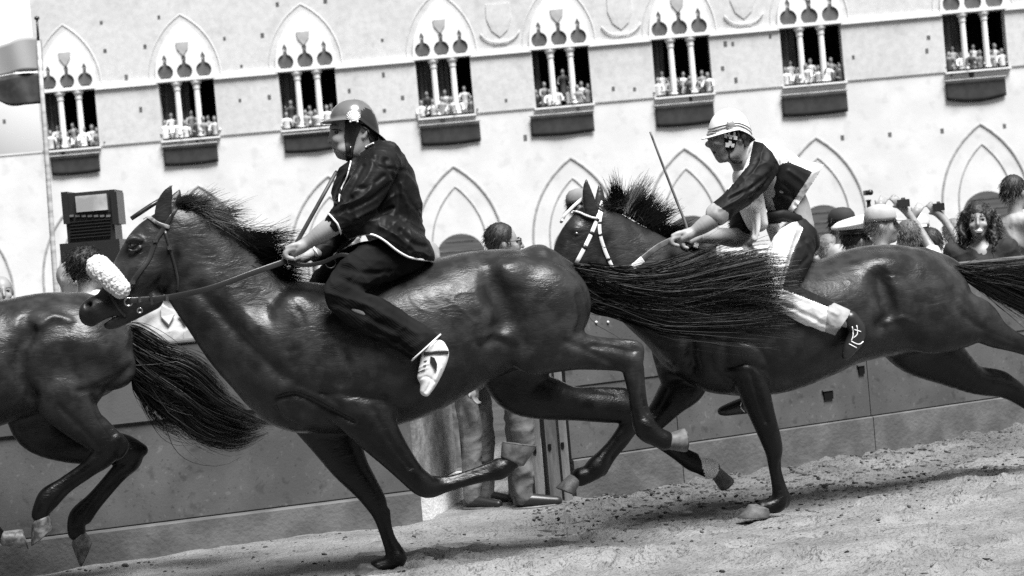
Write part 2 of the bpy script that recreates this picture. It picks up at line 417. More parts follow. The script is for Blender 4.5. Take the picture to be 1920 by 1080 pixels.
Z = 0.05 * vnoise(X * .8, Y * .8, 1) + 0.03 * vnoise(X * 2.5, Y * 2.5, 2) + 0.014 * vnoise(X * 7, Y * 7, 3) + 0.007 * vnoise(X * 17, Y * 17, 4)
bd = (BR1 - BR0) / np.linalg.norm(BR1 - BR0); bn = np.array((bd[1], -bd[0], 0))                       # towards the camera
if bn[1] > 0: bn = -bn
dist = (X - BR0[0]) * bn[0] + (Y - BR0[1]) * bn[1]; along = (X - BR0[0]) * bd[0] + (Y - BR0[1]) * bd[1]
bank = np.clip(1 - dist / 0.75, 0, 1) ** 2 * np.clip((along + .1) / 0.8, 0, 1); bank = np.where(dist < -.05, 0, bank)
Z = Z + bank * (0.012 + 0.04 * vnoise(X * 5, Y * 5, 6) + .03 * vnoise(X * 14, Y * 14, 8)); rough_ = np.clip(1 - dist / 1.5, 0, 1) * np.clip((along + .6) / 1.0, 0, 1)
Z = Z + rough_ * (0.05 * vnoise(X * 9, Y * 9, 9) + .03 * vnoise(X * 21, Y * 21, 10))
_g = np.random.default_rng(77)
for k in range(150):                                # hoof prints pressed into the earth
    a, b_ = _g.uniform(700, 1950), 0; y0 = 938 - (a - 1078) * 132 / 842; b_ = y0 + 15 + _g.random() * (1085 - y0) * .95; c_ = ground(a, b_); th_ = .45 + _g.normal(0, .25); u_ = (X - c_[0]) * math.cos(th_) + (Y - c_[1]) * math.sin(th_); v_ = -(X - c_[0]) * math.sin(th_) + (Y - c_[1]) * math.cos(th_)
    r_ = np.sqrt((u_ / .085) ** 2 + (v_ / .065) ** 2); Z = Z + np.where(r_ < 2.2, -.030 * np.exp(-r_ ** 4) + .016 * np.exp(-((r_ - 1.35) / .3) ** 2), 0)

n_, m_2 = X.shape; I = np.arange(n_ * m_2).reshape(n_, m_2)
trk = mesh_obj('track', np.stack((X, Y, Z), -1).reshape(-1, 3), np.stack((I[:-1, :-1], I[1:, :-1], I[1:, 1:], I[:-1, 1:]), -1).reshape(-1, 4), M_track); tag(trk, kind='structure')
_t = trk.data.attributes.new('tone', 'FLOAT', 'POINT'); _t.data.foreach_set('value', (1 - .38 * np.clip(rough_ * 1.2 * (.6 + 1.6 * (vnoise(X * 3, Y * 3, 41) + .3)), 0, 1)).astype(np.float32).ravel())
def gz(x, y):
    i = np.clip(((x - gx[0]) / (gx[1] - gx[0])).astype(int), 0, len(gx) - 1); j = np.clip(((y - gy[0]) / (gy[1] - gy[0])).astype(int), 0, len(gy) - 1); return Z[i, j]
ICO = [(0, -.526, .851), (0, .526, .851), (.851, 0, .526), (.526, .851, 0), (.526, -.851, 0), (-.851, 0, .526), (-.526, .851, 0), (-.526, -.851, 0), (.851, 0, -.526), (-.851, 0, -.526), (0, .526, -.851), (0, -.526, -.851)]
ICF = [(0, 2, 1), (0, 1, 5), (0, 5, 7), (0, 7, 4), (0, 4, 2), (2, 3, 1), (1, 6, 5), (5, 9, 7), (7, 11, 4), (4, 8, 2), (1, 3, 6), (5, 6, 9), (7, 9, 11), (4, 11, 8), (2, 8, 3), (3, 10, 6), (6, 10, 9), (9, 10, 11), (11, 10, 8), (8, 10, 3)]
def clods(name, n, material, label, seed, size, where):
    g = np.random.default_rng(seed); px, py = where(g, n); P = np.array([ground(a, b) for a, b in zip(px, py)])
    r = size[0] * (size[1] / size[0]) ** (g.random(n) ** 2.2); B = np.array(ICO)
    A = B[None] * r[:, None, None] * (1 + g.normal(0, .28, (n, 12, 1))); A *= np.stack((g.uniform(.8, 1.7, n), g.uniform(.7, 1.3, n), g.uniform(.35, .75, n)), -1)[:, None, :]
    q = g.uniform(0, 6.28, n); c, s = np.cos(q)[:, None], np.sin(q)[:, None]; A = np.stack((A[..., 0] * c - A[..., 1] * s, A[..., 0] * s + A[..., 1] * c, A[..., 2]), -1)
    P[:, 2] = gz(P[:, 0], P[:, 1]) + r * .2; V = (A + P[:, None, :]).reshape(-1, 3)
    F_ = (np.array(ICF)[None] + 12 * np.arange(n)[:, None, None]).reshape(-1, 3)
    return tag(mesh_obj(name, V, F_, material, None, False), label, None, None, 'stuff')
def hzn(x): return 503 - .0875 * (x - 690)
def w_band(g, n):
    x = g.uniform(1000, 1960, n); base = 938 - (x - 1078) * 132 / 842; return x, base + np.abs(g.normal(0, 34, n)) * (1 + (x - 1000) / 2500) - 4
def w_all(g, n):
    x = g.uniform(-30, 1960, n); y0 = np.where(x < 800, 1080 - x * .135, 938 - (x - 1078) * 132 / 842); return x, y0 + 6 + g.random(n) ** 1.2 * (1150 - y0)
clods('clods', 3600, M_clod, 'dark earth clods churned up along the barrier', 11, (.002, .013), w_band)
clods('clods', 3200, M_clodl, 'pale earth crumbs churned up along the barrier', 12, (.002, .016), w_band)
clods('clods', 1500, M_clod, 'dark earth crumbs strewn over the open track', 13, (.002, .012), w_all)

g_f = np.random.default_rng(5)
for k, (x, y, d_, r) in enumerate(((1286, 962, 10.9, .030), (1262, 975, 10.8, .012), (1240, 948, 10.9, .010), (1310, 945, 11.2, .011), (1110, 1015, 10.4, .012), (236, 1060, 10.6, .018), (820, 1030, 10.1, .010), (1550, 1000, 11.0, .020), (1600, 905, 12.0, .012))):
    V = np.array(ICO) * r * (1 + g_f.normal(0, .25, (12, 1))) * np.array((1.5, .9, .8)); o = mesh_obj('dirt_clod', V, ICF, M_clod, None, False); o.location = at(x, y, d_); o.rotation_euler = (0, g_f.uniform(-.8, .8), g_f.uniform(0, 6)); o.modifiers.new('soften', 'SUBSURF').levels = 1
    tag(o, ['large dark clod of earth flying up between the second horse\'s forelegs'][0] if k == 0 else ['', 'dark crumb of earth just below the large flying clod', 'dark crumb flying left of the large flying clod', 'dark crumb flying right of the large clod, under the white sock', 'dark crumb in the air below the pale trailing hoof', 'dark clod thrown up below the hindquarters at the left edge', 'dark crumb in the air right of the leading horse\'s planted hoof', 'dark clod in the air right of the second horse\'s planted hoof', 'dark crumb in the air close to the right barrier'][k], 'clod', 'clods thrown up by the hooves')
# ------------------------------------------------------------------ barrier
def slab(name, P0, P1, z0, z1, th, off, material, parent, wob=0.0):
    e = P1 - P0; e = e / np.linalg.norm(e); n = np.array((e[1], -e[0], 0)); n = -n if n[1] > 0 else n
    R = []; b = 0.006
    for t in (0, 1):
        p = P0 if t == 0 else P1
        R.append([p + n * (off - th) + np.array((0, 0, z0)), p + n * (off - b) + np.array((0, 0, z0)), p + n * off + np.array((0, 0, z0 + b)), p + n * off + np.array((0, 0, z1 - b)), p + n * (off - b) + np.array((0, 0, z1)), p + n * (off - th) + np.array((0, 0, z1))])
    return MB().rings(R).build(name, material, parent)
def barrier(P0, P1, cuts, label, zs, mats):
    o = empty('track_barrier', (P0 + P1) / 2 * np.array((1, 1, 0))); tag(o, label, 'barrier', 'wooden barriers along the track')
    Q0 = P0 - (P0 + P1) / 2; Q1 = P1 - (P0 + P1) / 2
    for nm, z0, z1, th, off, mt in zs:
        for a, b in zip(cuts[:-1], cuts[1:]):
            L = np.linalg.norm(Q1 - Q0); g = .003 / L
            slab(nm, ext(Q0, Q1, a + g), ext(Q0, Q1, b - g), z0, z1, th, off, mt, o)
    return o
bl = barrier(BL0, BL1, [-.9, -.35, 1.0], 'long grey wooden barrier left of the gap, below the bearded spectators', [('plinth', -.05, .165, .15, .08, M_plinth), ('lower_board', .167, .735, .05, 0, M_wood), ('upper_board', .72, 1.125, .06, .018, M_wood2), ('top_rail', 1.127, 1.15, .11, .03, M_plinth)], None)
bl['label'] = 'grey board barrier left of the gap with people standing in it'
seamt = 0.0
def frac_at(px):                                   # where a picture column meets the right barrier's line
    r = ray(px, 860); A = np.array([[r[0], -(BR1 - BR0)[0]], [r[1], -(BR1 - BR0)[1]]]); return np.linalg.solve(A, (BR0 - CAM)[:2])[1]
f1 = frac_at(1640)
br = barrier(BR0, BR1, [0, f1 - .42, f1, f1 + .62, 1.6], 'x', [('plinth', -.05, .235, .14, .02, M_plinth), ('lower_board', .237, .66, .05, 0, M_wood), ('upper_board', .655, 1.125, .06, .008, M_wood), ('top_rail', 1.127, 1.15, .11, .02, M_plinth)], None)
br['label'] = 'grey board barrier right of the gap, behind the black and white jockey'
def on_barrier(px, py, off=0.0):
    r = ray(px, py); A0 = BR0 + bn * off; t = ((A0 - CAM) @ bn) / (r @ bn); return CAM + r * t
for (x, y, w, h) in ((1615, 694, .045, .05), (1553, 741, .07, .05)):
    p = on_barrier(x, y, .006) - np.array(br.location); mb = MB(); ang = math.atan2(bd[1], bd[0]); mb.box(p, (w, .012, h), ang); mb.build('slot', M_dark, br)
    q = p + np.array((0, 0, h / 2 + .006)); MB().box(q - bn * -.004, (w + .02, .014, .009), ang).build('slot_lip', M_wood2, br)
for (x, y) in ((1118, 604), (1140, 604)):
    MB().sphere(on_barrier(x, y, .012) - np.array(br.location), .008, 10, 6).build('bolt', M_metal_w if 'M_metal_w' in globals() else M_chalk, br, True)
# return wall of the gap, pale and speckled, with its whitewashed kerb
RW0 = BL1 + np.array((.01, .03, 0)); RW1 = ground(862, 934)
rw = empty('return_wall', RW0); tag(rw, 'pale speckled return wall with whitewashed kerb beside the gap', 'wall')
slab('wall_panel', np.zeros(3), RW1 - RW0, .17, 1.13, .05, 0, M_plaster, rw); slab('kerb', np.zeros(3), RW1 - RW0, -.05, .165, .3, .06, M_chalk, rw)
M_post = mat('weathered_post', 0.05, rough=0.8, v2=0.1, vscale=5, stretch=(6, 6, .6), bump=0.5, bscale=40, detail=8)
M_post2 = mat('pale_post', 0.10, rough=0.8, v2=0.16, vscale=5, stretch=(6, 6, .6), bump=0.5, bscale=40, detail=8)
for x0, y0, d_, wd, hh, mt, lb in ((884, 950, 12.3, .055, 1.2, M_post, 'slim dark wooden post between the trouser legs in the gap'), (1012, 948, 12.35, .06, 1.15, M_post2, 'pale wooden gate post beside the grey trousers'), (1040, 945, 12.38, .075, 1.2, M_post, 'broad wooden gate post at the right end of the gap'), (1064, 942, 12.42, .05, 1.2, M_post2, 'narrow pale post touching the right barrier')):
    g0 = ground(x0, y0); o = MB(); o.box((0, 0, hh / 2 - .03), (wd, wd * .8, hh + .06), .45, .96); o.box((0, 0, hh + .008), (wd * 1.15, wd, .016), .45)
    o = o.build('gate_post', mt); o.location = g0; tag(o, lb, 'post', 'posts in the gap')
    e = MB(); e.box((.0, -wd * .45, hh * .28), (.018, .02, .03)); e.build('hinge_pin', M_dark, o)

# ------------------------------------------------------------------ palace facade
YF = 90.0; PX = YF / FOC
def fp(px, py): p = on_y(px, py, YF); return p[0], p[2]
M_brick = mat('palace_brick', 0.57, rough=0.9, v2=0.63, vscale=3.5, bump=0.3, bscale=6, spec=0.2, detail=10, speck=((.28, .48, .66, .90), (1.3, .55, .68, .90), (9, .58, .66, .9)))
M_stone = mat('palace_stone', 0.66, rough=0.9, v2=0.72, vscale=.7, bump=0.3, bscale=5, spec=0.2, detail=10, speck=((.22, .5, .66, .92), (1.6, .56, .68, .90)))
M_marble = mat('white_marble', 0.8, rough=0.7, var=0.03, vscale=2, spec=0.3)
M_moulding = mat('arch_moulding', 0.36, rough=0.9, var=0.15, vscale=3)
M_lunette = mat('lunette_panel', 0.10, rough=0.8, var=0.2, vscale=2)
M_shield = mat('shield_stone', 0.42, rough=0.9, var=0.1, vscale=3)
M_door = mat('door_wood', 0.06, rough=0.8, v2=0.1, vscale=2, stretch=(.3, 1, 6))
M_curt = mat('curtain', 0.05, rough=0.9, v2=0.12, vscale=3, stretch=(3, 1, .1))
PAL = empty('palace', (0, YF, 0)); tag(PAL, 'pale brick palace with gothic three-light windows and blind arches', 'palace')
XL, ZS = fp(80, 282)[0], fp(960, 207)[1]
ZTOP = 26.0; XR = 62.0
WINS = [(88, 187, 275), (305, 410, 255), (530, 637, 238), (787, 890, 215), (1005, 1112, 197), (1230, 1338, 178), (1470, 1585, 157), (1775, 1892, 133)]
ZB = ZS + .02; WH = 2.42
wx = []
for a, b, y in WINS:
    x0, x1 = fp(a, y)[0], fp(b, y)[0]; wx.append((x0, x1))
mw = MB(); xe = XL
for x0, x1 in wx + [(XR, XR)]:
    mw.box(((max(xe, XL) + x0) / 2, .3, (ZB + ZTOP) / 2), (x0 - max(xe, XL), .6, ZTOP - ZB)) if x0 > xe else None
    if x1 > x0: mw.box(((max(x0, XL) + x1) / 2, .3, (ZB + WH + ZTOP) / 2), (x1 - max(x0, XL), .6, ZTOP - ZB - WH))
    xe = x1
mw.build('upper_wall', M_brick, PAL)
MB().box((11, .36, (ZS - 2) / 2), (106, .6, ZS + 2)).build('lower_wall', M_stone, PAL)
MB().box((11, .06, ZS - .005), (106, .06, .07)).build('sill_course', M_stone, PAL)
_xs = XL
for x0, x1 in wx + [(XR, XR)]:
    if x0 - _xs > .1: MB().box(((_xs + .02 + x0 - .02) / 2, -.03, ZB + WH + .04), (x0 - _xs - .04, .16, .2)).build('string_course', M_marble, PAL)
    _xs = x1
def plate(outer, holes, th, name, material, parent, y=0.0):
    bm = bmesh.new(); es = []
    for loop in [outer] + holes:
        vs = [bm.verts.new((x, y, z)) for x, z in loop]
        for i in range(len(vs)): es.append(bm.edges.new((vs[i], vs[(i + 1) % len(vs)])))
    r = bmesh.ops.triangle_fill(bm, edges=es, use_beauty=True)
    fs = [f for f in r['geom'] if isinstance(f, bmesh.types.BMFace)]
    q = bmesh.ops.extrude_face_region(bm, geom=fs); bmesh.ops.translate(bm, vec=(0, th, 0), verts=[v for v in q['geom'] if isinstance(v, bmesh.types.BMVert)])
    bmesh.ops.recalc_face_normals(bm, faces=bm.faces[:]); me = bpy.data.meshes.new(name); bm.to_mesh(me); bm.free(); me.materials.append(material)
    o = bpy.data.objects.new(name, me); COL.objects.link(o); o.parent = parent; return o
def pointed(cx, z0, hw, hgt, n=10, close=True):
    """pointed arch outline from left spring over the apex to right spring"""
    R = (hw * hw + hgt * hgt) / (2 * hw); a1 = math.asin(min(1, hgt / R)); L = []
    for i in range(n + 1): a = a1 * i / n; L.append((cx - hw + R - R * math.cos(a), z0 + R * math.sin(a)))
    return L + [(2 * cx - x, z) for x, z in reversed(L[:-1])]
def build_window(x0, x1, i):
    w = x1 - x0; cx = (x0 + x1) / 2; o = empty('window', (cx, 0, ZB), 0, PAL); zs = WH
    # marble tympanum with three lancets
    holes = []
    for k in (-1, 0, 1):
        c = k * w * .345; r = w * .14; z = zs + .40; L = []
        for a in np.linspace(-.35 * math.pi, .42 * math.pi, 8): L.append((c + r * math.cos(a), z + r * math.sin(a)))
        L += [(c + r * .22, z + r * 1.25), (c + r * .3, z + r * 1.75), (c, z + r * 2.3), (c - r * .3, z + r * 1.75), (c - r * .22, z + r * 1.25)]
        for a in np.linspace(.58 * math.pi, 1.35 * math.pi, 8): L.append((c + r * math.cos(a), z + r * math.sin(a)))
        holes.append(L)
    out = pointed(0, zs + .16, w * .53, 2.25); plate([(-w * .53, zs + .14)] + out + [(w * .53, zs + .14)], holes, .12, 'tympanum', M_marble, o, -.10)
    MB().box((0, -.012, zs + .5), (w * .98, .02, .72)).build('lunette', M_lunette, o)
    s = w * .115; plate([(-s, zs + 1.62), (s, zs + 1.62), (s * .85, zs + 1.35), (0, zs + 1.05), (-s * .85, zs + 1.35)], [], .04, 'shield', M_shield, o, -.15)
    ar = pointed(0, zs + .2, w * .64, 2.6, 10); mb = MB(); mb.tube([(x, .0, z) for x, z in ar], .035, 6, up=(0, 1, 0)); mb.build('hood_moulding', M_brick, o)
    MB().box((0, -.03, zs + .07), (w * 1.08, .18, .13)).build('transom', M_marble, o)
    for k in (-1, 1):
        c = k * w * .175; mb = MB(); R = []
        for z, r in ((0, .17), (.1, .17), (.13, .13), (zs - .42, .12), (zs - .36, .15), (zs - .2, .15), (zs - .12, .22), (zs, .24)):
            R.append([(c + r * math.cos(q), .12 + r * math.sin(q), z) for q in np.arange(12) * math.pi / 6])
        mb.rings(R); mb.build('column', M_marble, o, False)
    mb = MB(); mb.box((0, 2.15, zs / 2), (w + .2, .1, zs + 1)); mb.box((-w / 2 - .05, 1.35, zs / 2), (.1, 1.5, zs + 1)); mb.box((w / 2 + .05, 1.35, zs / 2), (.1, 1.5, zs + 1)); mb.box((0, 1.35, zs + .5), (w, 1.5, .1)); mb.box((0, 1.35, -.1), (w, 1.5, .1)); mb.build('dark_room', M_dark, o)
    for k, sh in (((-1, 1.0),), ((-1, .9), (0, .5)), ((-1, .8),), ((-1, 1), (0, .8)), ((-1, .4),), ((-1, .7),), ((-1, .9),), ((-1, 1.0), (0, .25)))[i]:
        R = []; n = 14
        for z in (0.3, zs): R.append([(k * w * .345 + (t - .5) * w * .3 * sh - w * .15 * (1 - sh), .75 + .06 * math.sin(t * 22), z) for t in np.linspace(0, 1, n)])
        mb = MB(); mb.add(R[0] + R[1], [(j, j + 1, n + j + 1, n + j) for j in range(n - 1)]); mb.build('curtain', M_curt, o, True)
    mb = MB(); mb.box((0, -.02, -.06), (w * 1.06, .3, .07)); mb.build('sill', M_marble, o)
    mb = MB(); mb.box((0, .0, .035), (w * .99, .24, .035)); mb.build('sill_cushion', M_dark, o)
    return o
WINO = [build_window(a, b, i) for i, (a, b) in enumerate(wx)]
# blind arches and doors of the ground floor
for ax_, ay in ((-70, 402), (150, 372), (372, 348), (615, 330), (850, 312), (1070, 296), (1283, 278), (1530, 258), (1838, 232)):
    cx, za = fp(ax_, ay); o = empty('blind_arch', (cx, 0, 0), 0, PAL)
    for hw, h0, top, r in ((1.85, 3.4, 0, .052), (1.15, 2.5, .85, .036)):
        L = pointed(0, za - top - h0, hw, h0, 14); P = [(-hw, .055, -.5)] + [(x, .055, z) for x, z in L] + [(hw, .055, -.5)]
        MB().tube(P, r, 6, up=(0, 1, 0)).build('moulding', M_moulding, o)
    L = [(1.02 * math.sin(a), za - 3.75 + .9 * math.cos(a)) for a in np.linspace(-1.35, 1.35, 16)]
    plate([(-1.0, -.5)] + L + [(1.0, -.5)], [], .05, 'door', M_door, o, .03)
    for k in range(5): MB().box((0, .022, za - 3.15 - k * .42), (1.75 if k else 1.2, .02, .05)).build('door_rail', M_lunette, o)
HOLES = [(190, 42), (197, 95), (272, 87), (298, 32), (421, 72), (453, 124), (264, 205), (450, 188), (237, 145), (520, 8), (610, 2), (492, 66), (717, 75), (719, 140), (655, 170), (755, 183), (721, 207), (949, 188), (505, 182), (1150, 166), (1190, 167), (1360, 82), (1374, 82), (1380, 150), (1355, 128), (1741, 70), (1738, 95), (1600, 107), (1444, 68), (1580, 258), (1669, 252), (1767, 245), (1884, 236), (985, 258), (8, 228)]
for k, (x, y) in enumerate(HOLES):
    a, z = fp(x, y); s = .1 + .05 * random.random(); MB().box((a, -.006 if z > ZS else .058, z), (s, .02, s * (1 + .8 * random.random()))).build('putlog_hole', M_lunette, PAL)
for x, y in ((935, 34), (1162, 20), (1392, 0)):
    a, z = fp(x, y); o = empty('coat_of_arms', (a, 0, z), 0, PAL)
    plate([(-.5, .6), (.5, .6), (.52, 0), (.35, -.5), (0, -.8), (-.35, -.5), (-.52, 0)], [], .05, 'shield_plate', M_brick, o, -.04)
    mb = MB(); mb.tube([(.85 * math.sin(t) * (1 - .25 * math.cos(t)), -.06, -.1 + .95 * math.cos(t)) for t in np.linspace(2.1, 4.18, 12)], .03, 6, up=(0, 1, 0)); mb.build('scroll_frame', M_brick, o, True)
    MB().box((0, -.03, -1.02), (.6, .1, .12)).build('bracket', M_stone, o)
# dark cloths hung under the windows
M_cloth = mat('dark_red_cloth', 0.045, rough=0.9, v2=0.055, vscale=3, spec=.1)
ORD = ['first', 'second', 'third', 'fourth', 'fifth', 'sixth', 'seventh', 'eighth']
BAN = [((95, 292), (186, 290), 35), ((306, 276), (407, 268), 36), ((532, 254), (625, 246), 34), ((788, 236), (899, 228), 38), ((994, 218), (1112, 210), 38), ((1228, 200), (1337, 190), 40), ((1465, 180), (1587, 170), 40), ((1772, 153), (1884, 144), 36)]
for i, ((a, y0), (b, y1), h) in enumerate(BAN):
    x0, z0 = fp(a, y0); x1, z1 = fp(b, y1); zt = (z0 + z1) / 2; hh = h * PX; n = 20; V = []; F_ = []
    for r in range(6):
        for k in range(n + 1):
            t = k / n; s = r / 5; sag = (.28 * math.sin(math.pi * t) * s if i == 7 else .05 * math.sin(math.pi * t)); V.append((x0 + (x1 - x0) * t - (x0 + x1) / 2, -.05 - .015 * math.sin(t * 9 + i) * s, -hh * s - sag * (1 if i != 7 else .6) + .02))
    for r in range(5):
        for k in range(n): q = r * (n + 1) + k; F_.append((q, q + n + 1, q + n + 2, q + 1))
    o = mesh_obj('window_cloth', V, F_, M_cloth, None, True); o.location = ((x0 + x1) / 2, YF, zt); md = o.modifiers.new('thickness', 'SOLIDIFY'); md.thickness = .025
    tag(o, 'dark cloth hanging below the %s palace window counted from the flag' % ORD[i], 'banner', 'cloths below the palace windows')
    MB().tube([(x0 - (x0 + x1) / 2 - .05, -.14, .02), (x1 - (x0 + x1) / 2 + .05, -.14, .02)], .03, 6).build('hanging_rod', M_moulding, o)

# ------------------------------------------------------------------ flag
DF = 26.0; p0 = at(112, 640, DF); p1 = at(69, 34, DF)
pole = empty('flagpole', (p0[0], p0[1], 0)); tag(pole, 'pale tapering flagpole with ball finial at the left edge', 'flagpole')
M_pole = mat('pole_paint', 0.5, rough=0.6, v2=0.3, vscale=3, stretch=(1, 1, 4)); q0 = np.array(pole.location)
ax_p = (p1 - p0); b0 = p0 - ax_p * (p0[2] / ax_p[2])
MB().tube([b0 - q0, p0 - q0, p0 + ax_p * .7 - q0, p0 + ax_p * .93 - q0], [.04, .035, .03, .024], 10).build('pole', M_pole, pole, True)
mb = MB(); mb.tube([p0 + ax_p * .93 - q0, p1 - q0], [.016, .014], 8); mb.sphere(p1 - q0, (.034, .034, .026)); mb.build('finial', mat('finial_metal', .05, rough=.4), pole, True)
fr_f = [[(78, 70), (40, 70), (10, 82), (-40, 92), (-110, 70)], [(81, 138), (45, 137), (10, 146), (-40, 152), (-110, 130)], [(84, 193), (50, 196), (18, 198), (-30, 180), (-110, 190)]]
n = 28
def flag_part(name, A, B, material, par, o0):
    a = catmull(np.array(A, float), 7); b = catmull(np.array(B, float), 7); V = []; F_ = []; m_r = 10; k = len(a)
    for r in range(m_r + 1):
        for i in range(k):
            p = a[i] + (b[i] - a[i]) * r / m_r; V.append(at(p[0], p[1], DF + .025 * math.sin(i * .42 + r * .12) * min(1, i / 6)) - o0)
    for r in range(m_r):
        for i in range(k - 1): q = r * k + i; F_.append((q, q + 1, q + k + 1, q + k))
    o = mesh_obj(name, V, F_, material, par, True); o.modifiers.new('thickness', 'SOLIDIFY').thickness = .006; return o
fo = at(80, 130, DF); flag = empty('flag', fo); tag(flag, 'two-tone flag, pale above and black below, flying from the pole', 'flag')
mid_up = [(x, y - 5) for x, y in fr_f[1]]; mid_lo = fr_f[1]
flag_part('pale_field', fr_f[0], mid_up, mat('flag_pale', .3, rough=.8), flag, fo); flag_part('white_band', mid_up, mid_lo, mat('flag_white', .85, rough=.8), flag, fo); flag_part('black_field', mid_lo, fr_f[2], mat('flag_black', .035, rough=.8, var=.3), flag, fo)
# ------------------------------------------------------------------ unseen houses added behind the camera to block low sky light
M_house = mat('brown_brick', 0.16, rough=0.9, var=0.2, vscale=.5); M_pane = mat('window_pane', .03, rough=.15)
for i, (cx, wd, hh, lb) in enumerate(((-26, 20, 15, 'added brown brick house blocking low sky behind the photographer, left of three'), (-4, 22, 17, 'added brown brick house blocking low sky behind the photographer, middle of three'), (18, 20, 14, 'added brown brick house blocking low sky behind the photographer, right of three'))):
    o = empty('sky_block_house', (cx, -16, 0)); tag(o, lb, 'house', 'added houses blocking the low sky')
    MB().box((0, -4, hh / 2), (wd, 8, hh)).build('wall', M_house, o); MB().box((0, -4, hh + .6), (wd + 1, 9, 1.2), 0, .8).build('roof', M_house, o)
    for r in range(3):
        for k in range(5): MB().box(((k - 2) * wd / 5.5, .03, 3.5 + r * 4), (1.2, .1, 2)).build('window', M_pane, o)

# ------------------------------------------------------------------ bright cloud bank far behind the palace
M_cloud = mat('cloud', .9, rough=1.0, spec=0.0)
g_c = np.random.default_rng(31); mbc = MB()
for k in range(26):
    a = -520 + 1040 * k / 25; mbc.sphere((a + g_c.uniform(-20, 20), 1700 + g_c.uniform(-60, 60), g_c.uniform(60, 330)), (g_c.uniform(110, 190), 90, g_c.uniform(90, 170)), 20, 12)
    mbc.sphere((a + g_c.uniform(-20, 20), 1760 + g_c.uniform(-60, 60), g_c.uniform(380, 700)), (g_c.uniform(120, 200), 90, g_c.uniform(110, 190)), 20, 12)
    mbc.sphere((a, 1730, 40), (160, 80, 130), 16, 10)
tag(mbc.build('cloud', M_cloud, None, True), kind='structure')
# ------------------------------------------------------------------ horses
def Tv(fr, px, py, w):
    r = FC + (px[..., None] - 960) / FOC * RC - (py[..., None] - 540) / FOC * UC
    t = (w - (CAM - fr.O) @ fr.W) / (r @ fr.W); P = CAM + r * t[..., None]
    return fr.local(P)
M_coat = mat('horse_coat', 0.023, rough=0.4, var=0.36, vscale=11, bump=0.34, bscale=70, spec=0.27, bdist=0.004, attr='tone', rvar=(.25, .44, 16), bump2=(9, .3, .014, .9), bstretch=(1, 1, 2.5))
M_hair = mat('horse_hair', 0.004, rough=0.45, spec=0.22)
M_hoof = mat('hoof_horn', 0.09, rough=0.55, var=0.55, vscale=30, bump=0.4, bscale=40)
M_hoofpale = mat('hoof_horn_dusty', 0.095, rough=0.6, var=0.35, vscale=25, bump=0.2, bscale=40)
M_sole = mat('hoof_sole', 0.05, rough=0.8, var=0.6, vscale=40, bump=0.6, bscale=50)
M_shoe_iron = mat('iron_shoe', 0.4, rough=0.4, metal=0.8, var=0.3)
M_eye = mat('horse_eye', 0.006, rough=0.05, spec=0.8, coat=1.0)
M_leather = mat('dark_leather', 0.022, rough=0.35, spec=0.6, bump=0.2, bscale=150, bdist=0.002)
M_leatherw = mat('white_strap', 0.72, rough=0.5, bump=0.15, bscale=100, bdist=0.002)
M_metal = mat('buckle_metal', 0.6, rough=0.25, metal=1.0)
M_fleece = mat('white_fleece', 0.6, rough=0.95, spec=0.1, sheen=0.5, bump=0.8, bscale=90, bdist=0.01)
M_sock = mat('white_leg_hair', 0.75, rough=0.7, bump=0.4, bscale=150)

def hoof(fr, C, T, H, w, parent, material, wide=0.058):
    c, t, hl = (fr.p(q[0], q[1], w) for q in (C, T, H))
    ctr = (t + hl) / 2; ax = (t - hl) / 2; a1 = np.linalg.norm(ax); ax /= a1; lat = np.array((0, 1.0, 0))
    R = []; n = 24; ang = np.arange(n) * 2 * math.pi / n
    dn = ctr - c; hgt = np.linalg.norm(dn); dn /= hgt
    axc = ax - 0.25 * dn; axc -= 0; axc /= np.linalg.norm(axc)
    for f, gr in ((-0.12, 0.55), (-0.06, 0.8), (0, 0.95), (0.04, 1.02), (0.12, 1.0), (0.5, 1), (0.94, 1), (1.0, 0.985)):
        q = max(f, 0); A = (a1 * 0.68 * (1 - q) + a1 * q) * gr; B = (wide * 0.74 * (1 - q) + wide * q) * gr; x = axc * (1 - q) + ax * q; x = x / np.linalg.norm(x)
        R.append([c + (ctr - c) * f + A * math.cos(s) * x + B * math.sin(s) * lat * (1 - 0.12 * math.cos(s) * 0) for s in ang])
    mb = MB(); mb.rings(R, cap=False)
    # coronet closes under the hair
    k = len(mb.V); mb.V.append(tuple(c - dn * 0.02)); mb.F += [(k, (j + 1) % n, j) for j in range(n)]
    o = mb.build('hoof', material, parent, True)
    ms = MB(); R2 = []
    for g, dz in ((0.985, 0.0), (0.97, 0.006), (0.82, 0.006), (0.80, -0.004), (0.45, -0.010), (0.12, -0.004)):
        R2.append([ctr + dn * dz + a1 * g * math.cos(s) * ax + wide * g * math.sin(s) * lat for s in ang])
    ms.rings(R2, cap=True); ms.build('sole', M_sole, o, True)
    return o

